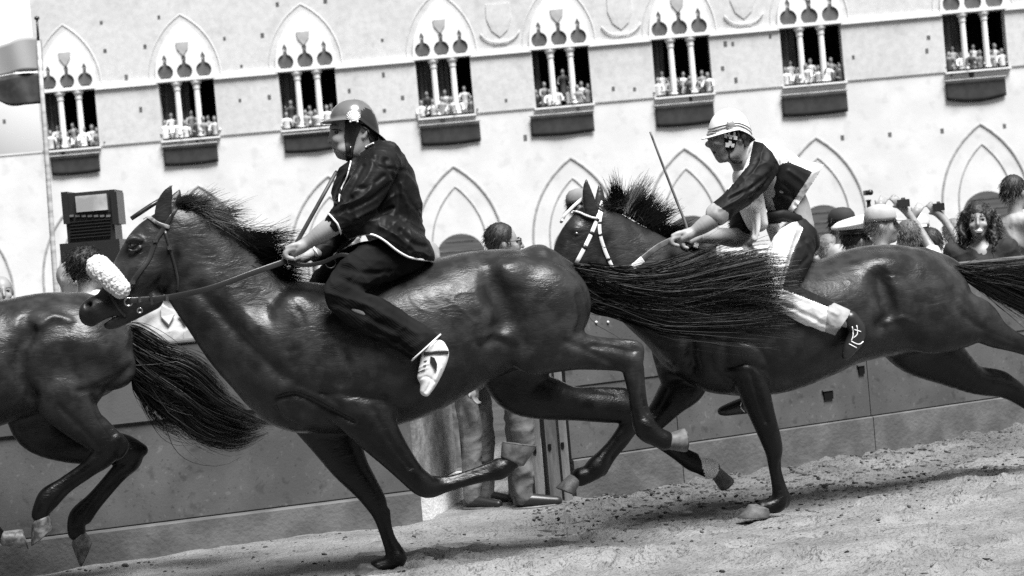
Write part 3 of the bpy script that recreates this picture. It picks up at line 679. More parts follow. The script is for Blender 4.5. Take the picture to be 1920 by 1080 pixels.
def mane(fr, roots, n, parent, wj=0.02, seed=1, r0=0.0017, name='mane', w0=0.0):
    """roots: (px, py, dx, dy, length px, droop) along the crest"""
    g = np.random.default_rng(seed); A = catmull(np.array(roots, float), 6); t = g.random(n) * (len(A) - 1); i = np.minimum(t.astype(int), len(A) - 2); f = (t - i)[:, None]
    B = A[i] * (1 - f) + A[i + 1] * f; N = 8; s = np.linspace(0, 1, N)[None, :]
    K = 46; cl = (t / (len(A) - 1) * K + g.normal(0, .8, n)).astype(int) % K; dx = B[:, 2] + g.normal(0, .09, n) + g.normal(0, .24, K)[cl]; dy = B[:, 3] + g.normal(0, .09, n) + g.normal(0, .24, K)[cl]; ln = B[:, 4] * g.uniform(.5, 1.05, n) * g.uniform(.6, 1.15, K)[cl]; dr = B[:, 5] * g.uniform(.3, 1.5, n)
    ph = g.uniform(0, 6.28, n)[:, None]; am = g.normal(0, 4, n)[:, None]
    rx = B[:, 0] + g.normal(0, 5, n); ry = B[:, 1] + g.normal(0, 4, n) + 6
    X = rx[:, None] + dx[:, None] * ln[:, None] * s + am * np.sin(3 * s + ph) * s
    Y = ry[:, None] + dy[:, None] * ln[:, None] * s + dr[:, None] * ln[:, None] * s * s + am * np.cos(2.5 * s + ph) * s
    w = w0 + g.normal(0, wj, n)[:, None] + (g.normal(0, .015, n)[:, None] + g.normal(0, .03, K)[cl][:, None]) * s
    P = Tv(fr, X, Y, w); R = r0 * g.uniform(.6, 1.3, n)[:, None] * (1 - 0.75 * s)
    V, Q = ribbons(P, R, seed); return mesh_obj(name, V, Q, M_hair, parent, True)

def tail(fr, up, lo, n, parent, wj=(0.02, 0.07), seed=2, r0=0.0016, spread=0.12, w0=0.0, wisp=0.06):
    g = np.random.default_rng(seed); U_ = catmull(np.array(up, float), 3); L_ = catmull(np.array(lo, float), 3); N = len(U_)
    s = np.linspace(0, 1, N)[None, :]
    K = 75; cl = g.integers(0, K, n); cq = g.beta(1.15, 1.15, K); cw = g.normal(0, 1, K); qs = g.beta(1.2, 1.2, n)[:, None]; mixc = np.clip(s * 1.3, 0, .8)
    q = qs * (1 - mixc) + (cq[cl][:, None] + g.normal(0, .05, (n, 1)) * (1 - .7 * s)) * mixc; q = q + (g.random((n, 1)) < wisp) * g.normal(0, .2, (n, 1)) * s
    q = q + (g.normal(0, spread * .4, (n, 1)) + g.normal(0, spread * 1.1, K)[cl][:, None]) * np.sin(s * 4 + g.uniform(0, 6, K)[cl][:, None]) * s
    ph = g.uniform(0, 6.28, K)[cl][:, None] + g.normal(0, .3, (n, 1)); e = np.clip(.35 + .65 * (g.beta(1.6, 1.3, K)[cl][:, None] * .75 + .25 * g.random((n, 1))), 0, 1); st = s * e
    xi = st * (N - 1); i = np.minimum(xi.astype(int), N - 2); f = xi - i
    def lerp(A, c): return A[i, c] * (1 - f) + A[i + 1, c] * f
    X = lerp(U_, 0) * (1 - q) + lerp(L_, 0) * q; Y = lerp(U_, 1) * (1 - q) + lerp(L_, 1) * q
    a = g.normal(0, 1.0, (n, 1)) + g.normal(0, 6, K)[cl][:, None]; Y = Y + a * np.sin(st * 7 + ph) * st; X = X + a * np.cos(st * 5 + ph) * st
    wr = g.normal(0, .6, (n, 1)) + .6 * cw[cl][:, None]; w = w0 + wr * (wj[0] + (wj[1] - wj[0]) * np.sin(np.clip(st, 0, .8) * 2)) + .01 * np.sin(st * 9 + ph)
    P = Tv(fr, X, Y, w); R = r0 * g.uniform(.6, 1.4, (n, 1)) * (1 - 0.8 * s ** 2)
    V, Q = ribbons(P, R, seed); return mesh_obj('tail', V, Q, M_hair, parent, True)

def horse(name, fr, H, label, group):
    root = empty(name, fr.O, fr.psi); tag(root, label, 'horse', group)
    b = Body(fr, H.get('h', 0.0075))
    for pts, k in H['chains']: b.chain(pts, k)
    for e in H.get('mus', []): b.ell(*e[:7], k=e[7] if len(e) > 7 else 0.03, mirror=(len(e) > 8 and e[8]))
    for pts, k in H.get('cut', []): b.chain(pts, k, op='s')
    V, Q = b.solve(); V = relief(V, Q, fr, H.get('relief', []))
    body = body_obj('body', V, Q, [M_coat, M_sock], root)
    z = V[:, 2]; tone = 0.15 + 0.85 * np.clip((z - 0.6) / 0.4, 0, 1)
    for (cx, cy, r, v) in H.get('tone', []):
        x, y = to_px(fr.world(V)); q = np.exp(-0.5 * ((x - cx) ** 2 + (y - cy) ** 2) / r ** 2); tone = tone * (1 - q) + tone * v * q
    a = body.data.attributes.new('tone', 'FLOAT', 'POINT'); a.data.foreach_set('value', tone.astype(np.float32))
    if 'sock' in H:
        x, y = to_px(fr.world(V)); c = in_poly(x[Q].mean(1), y[Q].mean(1), H['sock']); c &= V[Q].mean(1)[:, 1] > 0
        body.data.polygons.foreach_set('material_index', c.astype(np.int32))
    for C, T, Hl, w, pale in H['hooves']: hoof(fr, C, T, Hl, w, root, M_hoofpale if pale else M_hoof)
    sk = Skin(fr, (V, Q))
    for (x, y) in H.get('eyes', []):
        p, n = sk.hit(x, y, -0.0145)
        for sg in (1, -1):
            mb = MB(); mb.sphere(p * np.array((1, sg, 1)), 0.0185, 16, 12); mb.build('eye', M_eye, root, True)
    return root, sk, (V, Q)

PSI = math.radians(14)
FR1 = Frame(700, 10.0, PSI); FR2 = Frame(1430, 11.12, math.radians(20)); FR3 = Frame(150, 10.6, PSI)

H1 = dict(
 chains=[
  ([(585, 672, 0, 140, .66), (660, 671, 0, 140, .76), (750, 652, 0, 138, .86), (840, 612, 0, 129, .88), (910, 588, 0, 119, .86), (970, 576, 0, 107, .9), (1022, 572, 0, 86, 1.05)], .05),
  ([(345, 455, 0, 70, .50), (382, 505, 0, 86, .46), (430, 560, 0, 96, .5), (485, 620, 0, 108, .56), (560, 668, 0, 130, .64)], .06),           # neck
  ([(322, 440, 0, 50, .55), (296, 470, 0, 60, .52), (268, 500, 0, 52, .56), (238, 540, 0, 42, .62), (208, 571, 0, 32, .74), (186, 580, 0, 27, .86)], .025),   # head
  ([(176, 580, 0, 23, 1.0), (167, 584, 0, 19, 1.05), (164, 596, 0, 14, 1.2), (172, 603, 0, 10, 1.4)], .015),
  ([(285, 560, 0, 22, .9), (240, 588, 0, 17, .9), (216, 602, 0, 14, 1.1), (205, 606, 0, 12, 1.2)], .012),                                 # lower jaw
  ([(306, 408, -.055, 17, .6), (307, 385, -.062, 15, .5), (314, 364, -.07, 10, .5), (322, 347, -.075, 2.5, .6)], .012),
  ([(322, 404, .055, 17, .6), (326, 382, .062, 14, .5), (332, 368, .07, 9, .5), (337, 356, .075, 2.5, .6)], .012),
  ([(237, 455, -.068, 3.2, 1), (249, 447, -.077, 4.2, 1), (265, 450, -.078, 3.5, 1)], .01), ([(241, 468, -.07, 2.8, 1), (252, 471, -.076, 3, 1), (265, 464, -.078, 2.8, 1)], .008),
  # near fore, folded
  ([(640, 700, -.15, 75, .45), (675, 762, -.165, 55, .6), (705, 808, -.165, 42, .75), (742, 855, -.16, 30, .85), (772, 890, -.16, 24, .95), (790, 906, -.16, 23.5, .95), (806, 914, -.155, 20, 1), (835, 911, -.15, 13, 1), (880, 899, -.15, 11.5, 1), (915, 889, -.15, 13.5, 1), (936, 881, -.15, 19, .95), (950, 872, -.15, 17, .95), (959, 864, -.15, 17, 1)], .03),
  # far fore, planted
  ([(605, 750, .13, 78, .5), (625, 812, .13, 52, .65), (652, 868, .13, 36, .8), (684, 912, .13, 26, .9), (704, 942, .13, 21, .95), (713, 968, .13, 13.5, 1), (724, 1004, .13, 11, 1), (737, 1034, .13, 15, 1), (742, 1048, .13, 20, .95), (727, 1058, .13, 16, 1), (707, 1064, .13, 16, 1)], .03),
  # near hind
  ([(985, 575, -.10, 92, .62), (1012, 610, -.13, 82, .6), (1030, 645, -.15, 54, .7), (1075, 656, -.16, 38, .75), (1118, 663, -.165, 31, .75), (1158, 668, -.16, 28, .72), (1182, 678, -.16, 24, .75), (1186, 705, -.16, 17, .85), (1190, 745, -.16, 11.5, 1), (1197, 780, -.16, 14, 1), (1211, 804, -.16, 22, .95), (1230, 818, -.16, 19, 1), (1246, 826, -.16, 19, 1)], .035),
  ([(1105, 640, -.16, 9, .8), (1150, 643, -.16, 9, .8), (1192, 650, -.16, 12, .9), (1196, 668, -.16, 12, .9)], .015),
  # far hind
  ([(985, 610, .10, 92, .6), (965, 672, .13, 72, .6), (972, 728, .14, 48, .75), (1020, 745, .14, 42, .75), (1080, 758, .145, 31, .8), (1135, 763, .145, 30, .75), (1178, 768, .145, 28, .75), (1180, 795, .145, 19, .85), (1157, 824, .145, 12, 1), (1135, 850, .145, 12, 1), (1120, 874, .145, 20, .95), (1104, 888, .145, 17, 1), (1088, 894, .145, 18, 1)], .035),
  ([(1085, 735, .145, 9, .8), (1130, 735, .145, 10, .8), (1168, 738, .145, 12, .9)], .015),
  ([(812, 900, -.15, 9, 1), (840, 899, -.15, 7, 1), (880, 887, -.15, 6.5, 1), (918, 874, -.15, 8, 1), (934, 868, -.15, 10, 1)], .006),
  ([(724, 958, .13, 8, 1), (729, 985, .13, 6, 1), (737, 1010, .13, 6, 1), (749, 1034, .13, 9, 1), (755, 1046, .13, 9, 1)], .006),
  ([(1199, 690, -.16, 9, .9), (1204, 725, -.16, 6.5, 1), (1209, 760, -.16, 6.5, 1), (1220, 792, -.16, 9, 1), (1226, 806, -.16, 9, 1)], .006),
  ([(1192, 800, .145, 8, 1), (1170, 832, .145, 6.5, 1), (1148, 858, .145, 6.5, 1), (1130, 884, .145, 9, 1)], .006),
  ([(786, 898, -.16, 13, 1.25), (800, 912, -.155, 12, 1.25)], .012), ([(698, 934, .13, 13, 1.2), (708, 950, .13, 12, 1.2)], .012), ([(1010, 500, 0, 42, 1.2), (1055, 512, 0, 26, 1), (1085, 522, 0, 14, 1), (1130, 530, 0, 9, 1)], .03),
 ],
 mus=[
  (252, 452, -.052, 14, 10, .022, -30, .03, True), (272, 512, -.06, 32, 24, .03, 40, .03, True),
  (505, 648, -.12, 75, 38, .07, -45, .05, True), (575, 640, -.15, 55, 90, .07, 20, .06, True), (655, 700, -.17, 62, 48, .075, -30, .05, True),
  (548, 772, -.07, 48, 30, .1, -35, .03, True), (940, 520, -.15, 60, 30, .08, 15, .05, True), (1032, 578, -.155, 62, 82, .1, 10, .05, True),
  (790, 620, -.17, 110, 75, .09, 15, .08, True), (1000, 668, -.15, 40, 34, .07, 0, .04), (700, 795, -.165, 30, 44, .05, 38, .03),
 ],
 cut=[([(920, 496, -.262, 13, 1), (936, 545, -.272, 23, 1), (951, 592, -.278, 21, 1), (934, 626, -.285, 13, 1)], .055), ([(640, 590, -.325, 12, 1), (668, 660, -.335, 18, 1), (720, 735, -.33, 18, 1), (748, 775, -.31, 14, 1)], .05), ([(156, 574, -.075, 9, 1), (163, 572, -.045, 7.5, 1), (172, 572, -.022, 5, 1)], .006), ([(156, 574, .075, 9, 1), (163, 572, .045, 7.5, 1), (172, 572, .022, 5, 1)], .006),
      ([(180, 619, 0, 4.5, 30), (191, 606, 0, 3.2, 30), (206, 597, 0, 2.0, 30), (224, 590, 0, .8, 30)], .005),
      ([(302, 402, -.10, 7, .7), (309, 378, -.105, 6, .7), (317, 358, -.1, 2, .7)], .008)],
 relief=[
  ([(916, 510), (934, 550), (950, 592), (940, 622)], 14, -0.0220), ([(968, 548), (972, 590), (985, 640)], 13, -0.0120), ([(902, 634), (926, 624), (948, 630)], 6, 0.0090), ([(900, 645), (930, 640), (960, 650)], 7, -0.0120),
  ([(372, 545), (420, 598), (470, 650), (532, 706)], 9, -0.0170), ([(392, 520), (450, 580), (520, 640)], 14, 0.0100), ([(560, 585), (572, 612), (570, 636)], 4, -0.0040), ([(540, 658), (558, 655), (574, 645)], 4, -0.0040),
  ([(645, 655), (653, 690), (640, 722)], 6, -0.0180), ([(604, 735), (660, 742), (720, 748)], 6, -0.0130), ([(520, 747), (560, 742), (622, 772), (662, 792)], 5, -0.0180), ([(514, 763), (528, 785), (558, 803)], 4, -0.0140), ([(560, 722), (600, 738), (640, 762)], 5, -0.0080),
  ([(702, 770), (732, 828), (768, 876)], 5, -0.0070), ([(722, 760), (752, 815), (786, 872)], 3, 0.0016), ([(838, 558), (868, 583), (893, 606)], 2.5, 0.0024),
  ([(1084, 555), (1092, 590), (1084, 622)], 5, -0.0100), ([(1110, 648), (1150, 652), (1186, 660)], 4, -0.0090), ([(1188, 690), (1196, 745), (1204, 782)], 3, -0.0020), ([(1060, 640), (1090, 652), (1130, 672), (1160, 690)], 5, -0.0080),
  ([(262, 478), (240, 512), (228, 536)], 4.5, 0.0080), ([(252, 492), (236, 520)], 3, -0.0016), ([(236, 455), (246, 447), (262, 449)], 2.4, 0.0024), ([(240, 470), (252, 472), (264, 466)], 2.2, 0.0016), ([(300, 548), (324, 524), (332, 480)], 5, -0.0100),
  ([(152, 566), (162, 562), (171, 571), (168, 584)], 3, 0.0024), ([(176, 570), (188, 582), (196, 592)], 3.5, -0.0020), ([(212, 590), (226, 580), (240, 572)], 3, -0.0016),
  ([(480, 525), (490, 545), (478, 560)], 3, -0.0016), ([(530, 540), (545, 560), (560, 580)], 3, -0.0016), ([(560, 560), (575, 572)], 2, -0.0016), ([(500, 560), (520, 590), (518, 610)], 3.5, 0.0016), ([(455, 575), (470, 595), (500, 603)], 2, 0.0012),
  ([(820, 545), (850, 552), (880, 546)], 1.8, 0.0012), ([(800, 555), (825, 572), (835, 585)], 1.8, 0.0012), ([(850, 560), (862, 548), (893, 549)], 1.6, 0.0012), ([(770, 560), (790, 580), (830, 590)], 1.8, 0.0012),
  ([(388, 463), (395, 470), (390, 476), (384, 470)], 1.8, 0.0012), ([(710, 800), (725, 808), (745, 800)], 1.8, 0.0012), ([(725, 780), (740, 800), (752, 830)], 1.8, 0.0012), ([(700, 760), (740, 762), (757, 790)], 2, -0.0020),
 ],
 tone=[(165, 585, 28, .45), (700, 820, 60, .7)],
 hooves=[((960, 866), (1006, 838), (941, 830), -.15, True), ((697, 1062), (655, 1086), (722, 1084), .13, True), ((1254, 827), (1284, 848), (1282, 803), -.16, True), ((1078, 897), (1044, 913), (1076, 926), .145, True)],
 eyes=[(251, 459)],
)
H2 = dict(
 chains=[
  ([(1318, 612, 0, 104, .80), (1370, 614, 0, 126, .74), (1440, 615, 0, 125, .86), (1510, 604, 0, 112, .95), (1570, 585, 0, 104, .98), (1630, 567, 0, 106, .92), (1690, 562, 0, 101, .92), (1735, 570, 0, 86, 1.05)], .05),
  ([(1128, 445, 0, 58, .50), (1160, 482, 0, 74, .48), (1205, 520, 0, 88, .52), (1260, 560, 0, 98, .6), (1320, 600, 0, 105, .72)], .06),
  ([(1108, 425, 0, 42, .58), (1090, 465, 0, 51, .55), (1072, 505, 0, 43, .6), (1050, 550, 0, 36, .66), (1036, 585, 0, 30, .8), (1026, 606, 0, 26, .95)], .03),
  ([(1108, 398, -.05, 14, .6), (1104, 376, -.055, 13, .55), (1100, 352, -.06, 8, .55), (1099, 335, -.065, 2.2, .6)], .012),
  ([(1124, 396, .05, 14, .6), (1125, 376, .055, 11, .55), (1125, 358, .06, 7, .55), (1124, 344, .065, 2.2, .6)], .012),
  # near fore planted
  ([(1400, 620, -.16, 62, .5), (1400, 668, -.18, 40, .7), (1404, 702, -.18, 31, .85), (1417, 742, -.18, 29, .9), (1430, 780, -.18, 24, .95), (1446, 826, -.18, 19.5, 1), (1451, 848, -.18, 16, 1), (1450, 872, -.18, 10, 1), (1457, 908, -.18, 10.5, 1), (1462, 930, -.18, 15, .95), (1458, 944, -.18, 17, .95), (1442, 950, -.18, 13, 1), (1428, 952, -.18, 13, 1)], .025),
  # far fore folded
  ([(1262, 640, .16, 42, .75), (1275, 690, .17, 46, .6), (1285, 715, .17, 44, .65), (1262, 745, .17, 33, .85), (1238, 775, .17, 25, .95), (1218, 798, .17, 21, 1), (1216, 812, .17, 19, 1), (1236, 828, .17, 12.5, 1), (1270, 852, .17, 11.5, 1), (1295, 867, .17, 15, 1), (1312, 873, .17, 16, 1), (1332, 879, .17, 19, 1)], .025),
  # near hind
  ([(1712, 560, -.10, 88, .62), (1745, 585, -.14, 78, .6), (1790, 600, -.17, 56, .62), (1832, 601, -.17, 42, .7), (1868, 626, -.17, 27, .85), (1915, 646, -.165, 18, .9), (1960, 662, -.165, 19, .9), (2010, 700, -.165, 15, 1), (2060, 735, -.165, 17, 1), (2085, 760, -.165, 15, 1)], .035),
  # far hind
  ([(1700, 590, .10, 88, .6), (1722, 640, .14, 64, .65), (1770, 675, .15, 46, .75), (1830, 714, .15, 26, .85), (1880, 724, .15, 22, .8), (1915, 742, .15, 19, .9), (1955, 775, .15, 14, 1), (2000, 810, .15, 15, 1), (2030, 835, .15, 16, 1)], .035),
  ([(1830, 694, .15, 8, .9), (1880, 705, .15, 10, .9), (1910, 730, .15, 10, .9)], .015),
  ([(1458, 850, -.18, 7, 1), (1460, 880, -.18, 5.5, 1), (1468, 910, -.18, 6, 1), (1474, 932, -.18, 8.5, 1), (1472, 944, -.18, 9, 1)], .006), ([(1442, 818, -.18, 11, 1.25), (1449, 836, -.18, 10.5, 1.25)], .012),
  ([(1228, 808, .17, 7, 1), (1246, 822, .17, 6, 1), (1278, 842, .17, 6, 1), (1304, 858, .17, 9, 1)], .006), ([(1730, 500, 0, 36, 1.2), (1775, 505, 0, 24, 1), (1815, 520, 0, 12, 1), (1850, 525, 0, 8, 1)], .03),
 ],
 mus=[
  (1083, 435, -.05, 13, 10, .020, -50, .03, True), (1096, 480, -.055, 24, 28, .03, 30, .03, True),
  (1262, 655, .13, 38, 46, .1, 10, .03), (1398, 655, -.17, 34, 34, .09, 0, .03), (1418, 705, -.17, 22, 38, .05, 12, .02),
  (1340, 690, -.05, 60, 44, .13, -15, .04), (1440, 600, -.16, 70, 80, .08, 20, .06, True), (1655, 505, -.15, 55, 28, .08, 8, .05, True), (1738, 575, -.14, 58, 74, .08, 10, .05, True), (1560, 590, -.15, 90, 60, .1, 12, .07, True),
 ],
 relief=[
  ([(1652, 520), (1664, 555), (1672, 590), (1655, 612)], 10, -0.0300), ([(1665, 605), (1690, 596), (1712, 604)], 5, 0.0140), ([(1370, 690), (1400, 682), (1428, 692)], 4, -0.0140), ([(1290, 610), (1296, 650), (1300, 690)], 9, -0.0400), ([(1365, 600), (1362, 640), (1358, 690)], 7, -0.0180),
  ([(1408, 700), (1420, 745), (1436, 790)], 3.5, -0.0090), ([(1422, 700), (1436, 750), (1444, 790)], 2.5, 0.0016), ([(1436, 850), (1448, 880), (1456, 905)], 2.2, -0.0012), ([(1228, 668), (1260, 688), (1290, 672)], 5, -0.0120),
  ([(1640, 495), (1665, 512), (1690, 516)], 2, -0.0024), ([(1600, 495), (1640, 510), (1672, 535)], 2, 0.0016), ([(1590, 525), (1615, 545), (1650, 562)], 2, 0.0016), ([(1680, 500), (1705, 512)], 2, -0.0016), ([(1700, 560), (1740, 570), (1770, 563)], 2.5, -0.0016),
  ([(1786, 545), (1800, 585), (1840, 615)], 5, -0.0070), ([(1830, 612), (1870, 628), (1910, 645)], 3, -0.0024), ([(1250, 730), (1240, 752), (1225, 775)], 4, -0.0080), ([(1268, 720), (1262, 750), (1240, 780)], 3, 0.0016),
  ([(1070, 432), (1078, 426), (1092, 430)], 2.2, 0.0024), ([(1068, 444), (1078, 450), (1090, 446)], 2.2, 0.0016), ([(1063, 455), (1056, 480), (1050, 500)], 3.5, 0.0024), ([(1110, 505), (1126, 488), (1132, 460)], 4, -0.0080),
  ([(1225, 640), (1250, 655), (1285, 650)], 6, 0.0080), ([(1330, 670), (1345, 700), (1370, 715)], 5, -0.0120), ([(1390, 640), (1420, 650), (1440, 680)], 4, -0.0080),
 ],
 cut=[([(1644, 500, -.295, 12, 1), (1660, 545, -.306, 20, 1), (1674, 592, -.31, 18, 1), (1655, 620, -.32, 11, 1)], .06), ([(1104, 392, -.085, 6, .7), (1101, 368, -.085, 5, .7), (1100, 345, -.085, 2, .7)], .008)],
 tone=[(1060, 480, 60, .7)],
 sock=[(1308, 845), (1345, 845), (1350, 905), (1326, 905)],
 hooves=[((1424, 950), (1384, 970), (1441, 968), -.18, True), ((1337, 880), (1372, 896), (1352, 919), .17, True), ((2095, 770), (2130, 775), (2120, 800), -.165, False), ((2040, 845), (2080, 850), (2070, 880), .15, False)],
 eyes=[(1081, 440)], 
)
H3 = dict(
 chains=[
  ([(-260, 700, 0, 128, .75), (-160, 705, 0, 126, .85), (-60, 692, 0, 120, .9), (25, 672, 0, 112, .88), (95, 655, 0, 107, .9), (150, 652, 0, 101, 1.0)], .05),
  ([(-270, 680, 0, 120, .62), (-350, 620, 0, 100, .55), (-420, 550, 0, 88, .5), (-470, 490, 0, 68, .5)], .06),
  ([(-480, 480, 0, 52, .55), (-510, 520, 0, 54, .54), (-550, 570, 0, 42, .6), (-585, 615, 0, 32, .8), (-600, 632, 0, 26, .9)], .03),
  ([(-478, 430, -.05, 14, .6), (-470, 400, -.055, 11, .6), (-462, 378, -.06, 3, .6)], .012), ([(-468, 430, .05, 14, .6), (-460, 400, .055, 11, .6), (-452, 378, .06, 3, .6)], .012),
  # near hind
  ([(125, 660, -.10, 90, .62), (128, 705, -.14, 74, .6), (122, 742, -.165, 56, .65), (150, 786, -.165, 39, .75), (180, 814, -.165, 31, .8), (200, 838, -.165, 27, .8), (186, 862, -.165, 21, .85), (158, 880, -.165, 13, 1), (118, 907, -.165, 12, 1), (91, 930, -.165, 18, .95), (80, 950, -.165, 17, 1), (76, 964, -.165, 17, 1)], .035),
  ([(192, 790, -.165, 8, .9), (212, 812, -.165, 10, .9), (230, 834, -.165, 12, .9), (222, 850, -.165, 12, .9)], .015),
  # far hind
  ([(110, 670, .10, 88, .6), (80, 740, .13, 70, .65), (78, 796, .14, 54, .75), (130, 826, .14, 42, .8), (190, 838, .14, 33, .8), (240, 848, .14, 25, .85), (240, 868, .14, 21, .9), (212, 893, .14, 13, 1), (175, 934, .14, 12, 1), (150, 965, .14, 18.5, .95), (143, 984, .14, 17, 1), (144, 998, .14, 17, 1)], .035),
  ([(205, 815, .14, 8, .9), (240, 826, .14, 10, .9), (266, 844, .14, 12, .9)], .015),
  # fores (the near one folded back into the left edge)
  ([(-255, 745, -.15, 70, .5), (-262, 810, -.165, 46, .7), (-235, 880, -.165, 30, .85), (-205, 935, -.165, 23, .95), (-170, 950, -.165, 17, 1), (-80, 975, -.165, 15, 1), (-25, 992, -.165, 18, 1), (-8, 1004, -.165, 17, 1)], .03),
  ([(-280, 750, .13, 70, .5), (-330, 820, .14, 44, .7), (-390, 890, .14, 30, .85), (-430, 930, .14, 22, .95), (-460, 990, .14, 15, 1), (-480, 1040, .14, 17, 1), (-500, 1060, .14, 15, 1)], .03),
  ([(200, 868, -.165, 8, 1), (168, 890, -.165, 6.5, 1), (128, 918, -.165, 6.5, 1), (102, 942, -.165, 9, 1), (92, 952, -.165, 9, 1)], .006), ([(252, 872, .14, 8, 1), (222, 903, .14, 6.5, 1), (186, 945, .14, 6.5, 1), (163, 974, .14, 9, 1)], .006), ([(150, 590, 0, 40, 1.2), (200, 600, 0, 26, 1), (240, 625, 0, 14, 1), (285, 660, 0, 9, 1)], .03),
 ],
 mus=[(70, 610, -.15, 55, 30, .08, 10, .05, True), (160, 665, -.15, 74, 62, .085, 20, .05, True), (215, 690, -.12, 40, 40, .07, 30, .04, True), (100, 640, -.17, 50, 30, .06, 10, .04, True), (-100, 690, -.16, 110, 70, .09, 0, .07, True)],
 relief=[([(60, 620), (40, 660), (38, 700), (58, 740)], 9, -0.0280), ([(75, 610), (100, 595), (130, 602)], 6, 0.0120), ([(45, 600), (60, 580), (80, 570)], 8, -0.0120), ([(150, 735), (185, 728), (220, 712), (245, 690)], 6, -0.0120), ([(70, 690), (120, 700), (180, 685)], 14, -0.0100), ([(90, 650), (140, 640), (200, 655)], 14, 0.0120),
  ([(175, 745), (190, 785), (212, 815)], 5, -0.0120), ([(110, 760), (150, 800), (180, 830)], 4, -0.0080), ([(160, 880), (120, 905), (92, 925)], 2.5, -0.0016), ([(98, 690), (112, 688)], 3, -0.0020), ([(30, 610), (32, 640), (20, 680)], 2.5, 0.0016)],
 cut=[([(52, 596, -.26, 12, 1), (40, 655, -.285, 18, 1), (50, 725, -.29, 15, 1)], .04)], tone=[],
 hooves=[((76, 972), (58, 1022), (99, 988), -.165, False), ((145, 1006), (150, 1062), (172, 1014), .14, False), ((4, 1010), (52, 1030), (40, 992), -.165, False), ((-508, 1066), (-545, 1085), (-490, 1085), .14, False)],
 eyes=[(-520, 500)],
)
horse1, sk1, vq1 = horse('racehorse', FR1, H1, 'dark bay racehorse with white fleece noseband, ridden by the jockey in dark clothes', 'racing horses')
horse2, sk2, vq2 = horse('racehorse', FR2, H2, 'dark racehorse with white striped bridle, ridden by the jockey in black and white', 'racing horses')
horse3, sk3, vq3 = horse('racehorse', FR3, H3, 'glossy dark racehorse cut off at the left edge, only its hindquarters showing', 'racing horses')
mane(FR1, [(334, 372, .55, -.75, 40, .6), (352, 388, .95, -.55, 62, .45), (385, 415, 1.0, -.3, 80, .35), (425, 450, 1.0, -.25, 92, .3), (462, 482, .95, -.4, 92, .35), (490, 505, .95, -.35, 85, .5), (518, 522, .95, .0, 70, .2)], 6000, horse1, seed=3)
mane(FR1, [(330, 378, -.3, .35, 26, .5), (322, 392, -.5, .5, 30, .4)], 60, horse1, seed=5, name='forelock')
mane(FR2, [(1130, 384, .35, -.75, 30, .3), (1150, 386, .25, -.85, 52, .2), (1178, 394, .5, -.8, 56, .2), (1210, 412, .7, -.6, 62, .2), (1245, 436, .7, -.55, 62, .3), (1275, 458, .7, -.4, 55, .4), (1300, 472, .9, -.2, 60, .5)], 6000, horse2, seed=4)
tail(FR1, [(1068, 496), (1110, 494), (1180, 505), (1260, 503), (1350, 483), (1440, 465), (1525, 462)], [(1092, 545), (1105, 580), (1160, 596), (1235, 618), (1330, 622), (1430, 630), (1505, 640)], 9500, horse1, seed=6, wj=(.025, .06))
tail(FR2, [(1780, 494), (1815, 494), (1870, 492), (1940, 500), (2020, 520), (2100, 560)], [(1808, 525), (1840, 548), (1890, 575), (1950, 605), (2020, 640), (2100, 670)], 4500, horse2, seed=8, wj=(.025, .06))
tail(FR3, [(228, 606), (262, 612), (322, 648), (372, 680), (420, 730), (470, 765), (518, 794)], [(246, 672), (250, 730), (280, 768), (325, 800), (378, 829), (448, 838), (515, 806)], 7500, horse3, seed=9, wj=(.025, .05))
# ------------------------------------------------------------------ tack
def part_of(root, mb, name, material, parent, smooth=True):
    return mb.build(name, material, parent, smooth)
def strap_on(sk, pts, width_px, name, material, parent, d=10.0, off=.004, th=.005, m_=5):
    P, N = sk.line(pts, off, m_); return MB().strap(P, N, width_px * d / FOC, th).build(name, material, parent, True)
def free_strap(fr, pts, width, name, material, parent, th=.004, m_=5):
    """pts (px, py, w); a strap hanging free, its flat side to the side of the horse"""
    P = np.array([fr.p(*q) for q in catmull(np.array(pts, float), m_)]); N = np.tile(np.array((0, -1.0, 0)), (len(P), 1))
    return MB().strap(P, N, width, th).build(name, material, parent, True)
def ring(fr, px, py, w, r, t, name, material, parent, n=16):
    c = fr.p(px, py, w); P = [c + r * np.array((math.cos(a), 0, math.sin(a))) for a in np.arange(n) * 2 * math.pi / n]; R = []
    for p in P:
        u = (p - c) / r; R.append([p + t * (math.cos(b) * u + math.sin(b) * np.array((0, 1, 0))) for b in np.arange(6) * math.pi / 3])
    mb = MB(); mb.rings(R, closed=True); return mb.build(name, material, parent, True)
def wob(V, amp, fq, seed=0):
    g = np.random.default_rng(seed); D = np.zeros(len(V))
    for k in range(9):
        v = g.normal(0, 1, 3); v /= np.linalg.norm(v); D += np.sin(V @ v * fq * g.uniform(.6, 1.7) + g.uniform(0, 6.28))
    return amp * D / 3

